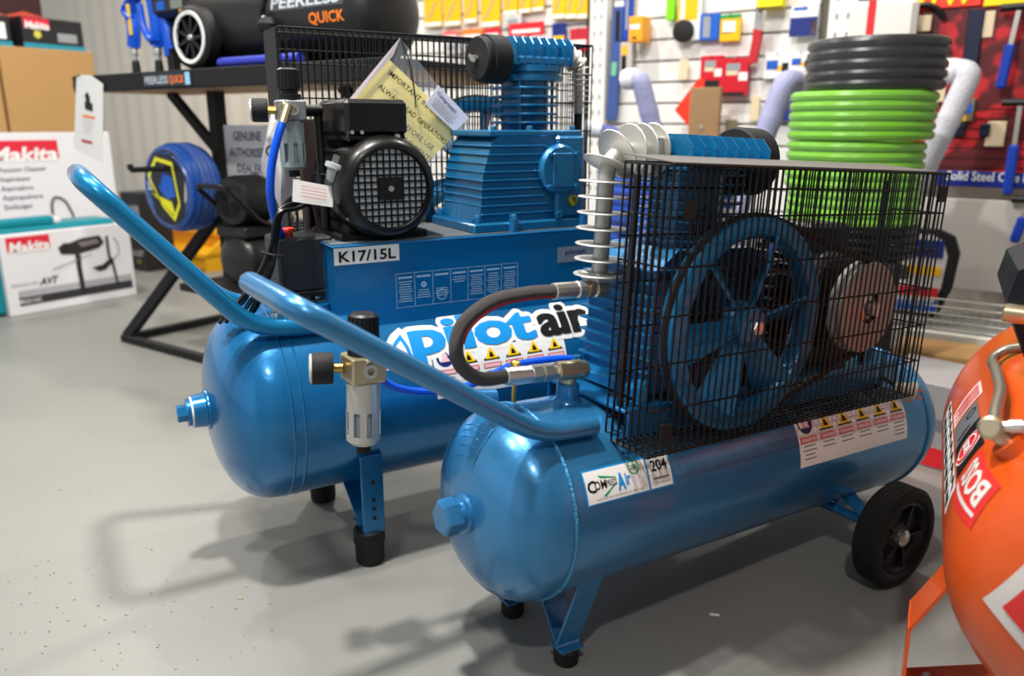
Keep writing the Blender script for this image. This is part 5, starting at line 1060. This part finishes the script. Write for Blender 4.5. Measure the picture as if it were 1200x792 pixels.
# ------------------------------------------------------------------ cartons at the left
VY = math.atan2(.823, .568)                       # faces run away to the right
def vcarton(name, label, px, py, w_, dp, h_, m, z=0, cat='carton', group=None, far=True):
    """right-hand bottom corner of the visible face stands at this pixel"""
    p = onfloor(px, py, z); o = p - Vector((.568, .823, 0)) * (w_ / 2); t = thing(name, label, cat, (o.x, o.y, z), (0, 0, VY), group)
    b = Mb(); b.box((-w_ / 2, 0, 0), (w_ / 2, dp, h_), .004); b.build('body', m, t); t['w'] = w_; t['h'] = h_; t['th'] = 0.0; return t
def fr(t, lift=.001): return lambda x, y: (x, -lift, y)
CW = mat('carton_white', (226, 224, 228), .5); TEAL = mat('teal_plastic', (12, 128, 142), .4)
MK = mat('brand_red', (216, 40, 62), .5)
def brand(t, x0, z0, x1, z1):
    b = Mb(); b.box((x0, -.0015, z0), (x1, 0, z1)); bb = b.build('brand_block', MK, t); lettering('lettering', 'Makita', (z1 - z0) * 1.02, WHITE, bb, lambda x, y: (x + (x0 + x1) / 2, -.0025, y + z0 - (z1 - z0) * .06), .035, width=(x1 - x0) * .94, shear=.15)
# drill carton: sleeve around a teal case
w_ = .66; dc = vcarton('tool_carton', 'white drill carton sleeve over a teal case on the floor', 161, 345, w_, .26, .40, CW)
b = Mb(); b.box((-w_ / 2 + .05, .03, -.0), (w_ / 2 - .06, .23, .012)); b.box((-w_ / 2 - .16, .03, .002), (w_ / 2 - .05, .24, .43), .02); b.box((-w_ / 2 + .02, .04, .42), (-.03, .10, .47), .015); b.build('teal_case', TEAL, dc)
b = Mb(); b.box((-w_ / 2 + .2, .05, .43), (-w_ / 2 + .33, .17, .455), .004); b.build('case_flap', CW, dc)
brand(dc, -w_ / 2 + .03, .315, -w_ / 2 + .235, .385)
b = Mb(); b.box((-w_ / 2 + .05, -.0015, .045), (w_ / 2 - .02, 0, .088)); b.build('dark_band', mat('charcoal_print', (52, 52, 56), .5), dc); b = Mb(); b.box((-w_ / 2 + .05, -.0012, .092), (w_ / 2 - .02, 0, .122)); b.build('grey_band', mat('silver_print', (170, 170, 176), .5), dc)
lettering('lettering', 'AVT', .05, INK, dc, lambda x, y: (x - .13, -.002, y + .135), .03, .3, width=.095); lettering('lettering', '52mm(2-1/16")', .024, GREYINK, dc, lambda x, y: (x - .24, -.002, y + .142), 0, width=.13); lettering('lettering', 'HR5212C', .03, WHITE, dc, lambda x, y: (x - .235, -.0025, y + .056), .01, width=.12)
g_ = fr(dc, .003); PK = mat('tool_picture', (44, 40, 42), .5); PK2 = mat('tool_picture_mid', (120, 112, 112), .5)
b = Mb(); poly(b, g_, [(-.05, .275), (-.06, .31), (-.03, .33), (.0, .328), (.06, .345), (.16, .35), (.18, .31), (.15, .285), (.04, .265), (-.01, .27)]); poly(b, g_, [(.02, .27), (.05, .26), (.045, .20), (.05, .06), (.025, .055), (.02, .19)]); poly(b, g_, [(.10, .185), (.135, .16), (.17, .165), (.215, .20), (.225, .22), (.19, .215), (.16, .195)]); poly(b, g_, [(.19, .34), (.205, .345), (.205, .24), (.22, .20), (.235, .06), (.222, .06), (.205, .2), (.19, .23)]); b.build('drill_picture', PK, dc, 0)
b = Mb(); poly(b, lambda x, y: (x, -.0036, y), [(.04, .325), (.14, .335), (.155, .31), (.06, .30)]); b.tube([(-.10, -.003, .205), (.10, -.003, .255)], .002, 4); b.tube(spl([(.235, -.003, .33), (.255, -.003, .29), (.25, -.003, .24), (.225, -.003, .22)], 5), .0022, 4); b.build('drill_picture_detail', PK2, dc, 0)
# vacuum carton
w_ = 1.0; vc = vcarton('appliance_carton', 'tall white vacuum cleaner carton behind the drill carton', 150, 330, w_, .34, .875, CW)
brand(vc, .03 - .20, .735, .03 + .17, .835)
for j, tx in enumerate(('Vacuum Cleaner', 'Aspirateur', 'Aspiradora', 'Aspirapolvere', 'Stofzuiger')): lettering('lettering', tx, .036, mat('print_dark', (70, 68, 72), .5), vc, lambda x, y, j=j: (x - .12, -.002, y + .675 - .048 * j), .005, align='LEFT')
b = Mb(); b.tube(spl([(.12, -.004, .44), (.125, -.004, .50), (.15, -.004, .53), (.20, -.004, .50), (.235, -.004, .40), (.24, -.004, .30)], 6), .006, 6); b.build('hose_picture', mat('print_dark', (0, 0, 0)), vc)
# brown cartons on top
zt = .876
VX = Vector((.568, .823, 0)); VN = Vector((-.823, .568, 0)); c0 = onfloor(150, 330) + VX * -.03
def topcarton(label, along, w_, dp, h_):
    o = c0 + VX * (along - w_ / 2) + VN * .01; t = thing('carton', label, 'carton', (o.x, o.y, zt), (0, 0, VY), 'brown cartons'); b = Mb(); b.box((-w_ / 2, 0, 0), (w_ / 2, dp, h_), .004); b.build('body', CARD, t); return t
b1 = topcarton('plain brown carton on the vacuum carton, the one nearer the stand', 0, .49, .32, .43); b2 = topcarton('plain brown carton on the vacuum carton, away from the stand', -.505, .50, .32, .43)
# small dark boxes on top
TB = mat('box_black', (34, 34, 38), .45); TC = mat('box_teal', (40, 140, 165), .45)
def small(label, px, py, z, w_, dp, h_, rz=0, red=True):
    p = onfloor(px, py, z) if z < CAMH else atY(px, py, 4.35); t = thing('tool_box', label, 'box', (p.x, p.y, z), (0, 0, VY + rz), 'small black boxes on the brown cartons'); b = Mb(); b.box((-w_ / 2, 0, 0), (w_ / 2, dp, h_), .003); b.build('body', TB, t)
    b = Mb(); b.box((-w_ / 2, -.001, .0), (w_ / 2, 0, h_ * .16)); b.build('teal_band', TC, t); return t, w_, h_
def topplace(px, yoff): # point on the top of the brown carton under a pixel column
    d = ray(px, 52); k = (zt + .485 - CAMH) / d.z; return CO + d * k
pB = b1.location
def tb(label, along, back, w_, dp, h_, rz=0):
    p = Vector(pB) + VX * along + VN * back; t = thing('tool_box', label, 'box', (p.x, p.y, zt + .432), (0, 0, VY + rz), 'small black boxes on the brown cartons'); b = Mb(); b.box((-w_ / 2, 0, 0), (w_ / 2, dp, h_), .003); b.build('body', TB, t); b = Mb(); b.box((-w_ / 2 - .0, -.0012, .0), (w_ / 2, 0, h_ * .16)); b.build('teal_band', TC, t); return t
t = tb('black and teal box with red brand mark on brown carton', .06, .03, .34, .14, .155, .1); brand(t, -.16, .10, -.02, .15); b = Mb(); b.lathe([(0, .012), (.001, .02), (.002, 0)], (-.09, 0, .07), (0, -1, 0), 14); b.build('lamp_picture', mat('picture_yellow', (210, 200, 80), .5), t); b = Mb(); b.box((.02, -.0015, .04), (.13, 0, .085), .01); b.build('kit_picture', GREYP, t)
t = tb('black box with white label beside the brand-marked box', -.26, .03, .20, .14, .15, -.05); b = Mb(); b.box((-.09, -.0018, .035), (.075, 0, .115)); wl = b.build('white_label', WHITE, t); lettering('lettering', '91', .03, INK, wl, lambda x, y: (x - .05, -.0024, y + .08), 0)
t = tb('black and teal box with silver tool picture at the stack end', -.50, .0, .24, .14, .14, .0); b = Mb(); b.box((-.08, -.0015, .05), (.08, 0, .10), .01); b.build('tool_picture', GREYP, t)
p = Vector(pB) + VX * -.1 + VN * .20; t = thing('display_box', 'dark box with red flame print behind the small boxes', 'box', (p.x, p.y, zt + .432), (0, 0, VY)); b = Mb(); b.box((-.28, 0, 0), (.20, .12, .36), .004); b.build('body', mat('maroon_dark', (56, 26, 30), .5), t); b = Mb(); b.prism([(-.28, .14), (.20, .14), (.20, .18), (.1, .20), (0, .17), (-.1, .21), (-.2, .17), (-.28, .19)], (0, -.002, 0), (1, 0, 0), UP, (0, .002, 0)); b.build('flame_print', mat('flame_red', (205, 80, 60), .5), t); b = Mb(); b.box((-.28, -.002, .19), (-.12, 0, .34)); b.build('grey_print', mat('charcoal_print', (0, 0, 0)), t)
# yellow step and black carton beyond the stand
p = onfloor(216, 312); t = thing('step_platform', 'yellow steel step platform beyond the black stand', 'step', (p.x, p.y + .3, 0), (0, 0, WY)); YS = mat('yellow_steel', (236, 172, 20), .45)
b = Mb(); b.box((-.42, -.30, .08), (.50, -.05, .115), .004); b.build('lower_tread', YS, t); b = Mb(); b.box((-.42, -.10, .20), (.50, .15, .235), .004); b.build('middle_tread', YS, t); b = Mb(); b.box((-.42, .10, .32), (.50, .36, .36), .004); b.build('top_tread', YS, t)
for x in (-.42, .48): b = Mb(); b.prism([(-.30, 0), (.36, 0), (.36, .36), (.10, .36), (-.10, .24), (-.30, .11)], (x, 0, 0), (0, 1, 0), UP, (.02, 0, 0)); b.build('side_plate', YS, t)
b = Mb(); b.box((-.40, -.29, .01), (.48, -.28, .07)); b.box((-.40, -.06, .116), (.48, -.05, .20)); b.box((-.40, .14, .236), (.48, .15, .32)); b.build('riser', YS, t, kind='stuff')
p = onfloor(170, 318); t = thing('tall_carton', 'black printed carton standing between white cartons and stand', 'carton', (p.x, p.y + .1, 0), (0, 0, WY)); b = Mb(); b.box((-.12, -.09, 0), (.10, .12, .50), .004); b.build('body', TB, t); b = Mb(); b.box((-.02, -.092, .26), (.08, -.09, .42)); b.build('grey_picture', GREYP, t); lettering('lettering', 'BULLET', .05, WHITE, t, lambda x, y: (x, -.093, y + .10), .01, width=.17); b = Mb(); b.box((-.0, -.092, .05), (.04, -.09, .075)); b.build('gold_mark', BRASS, t)
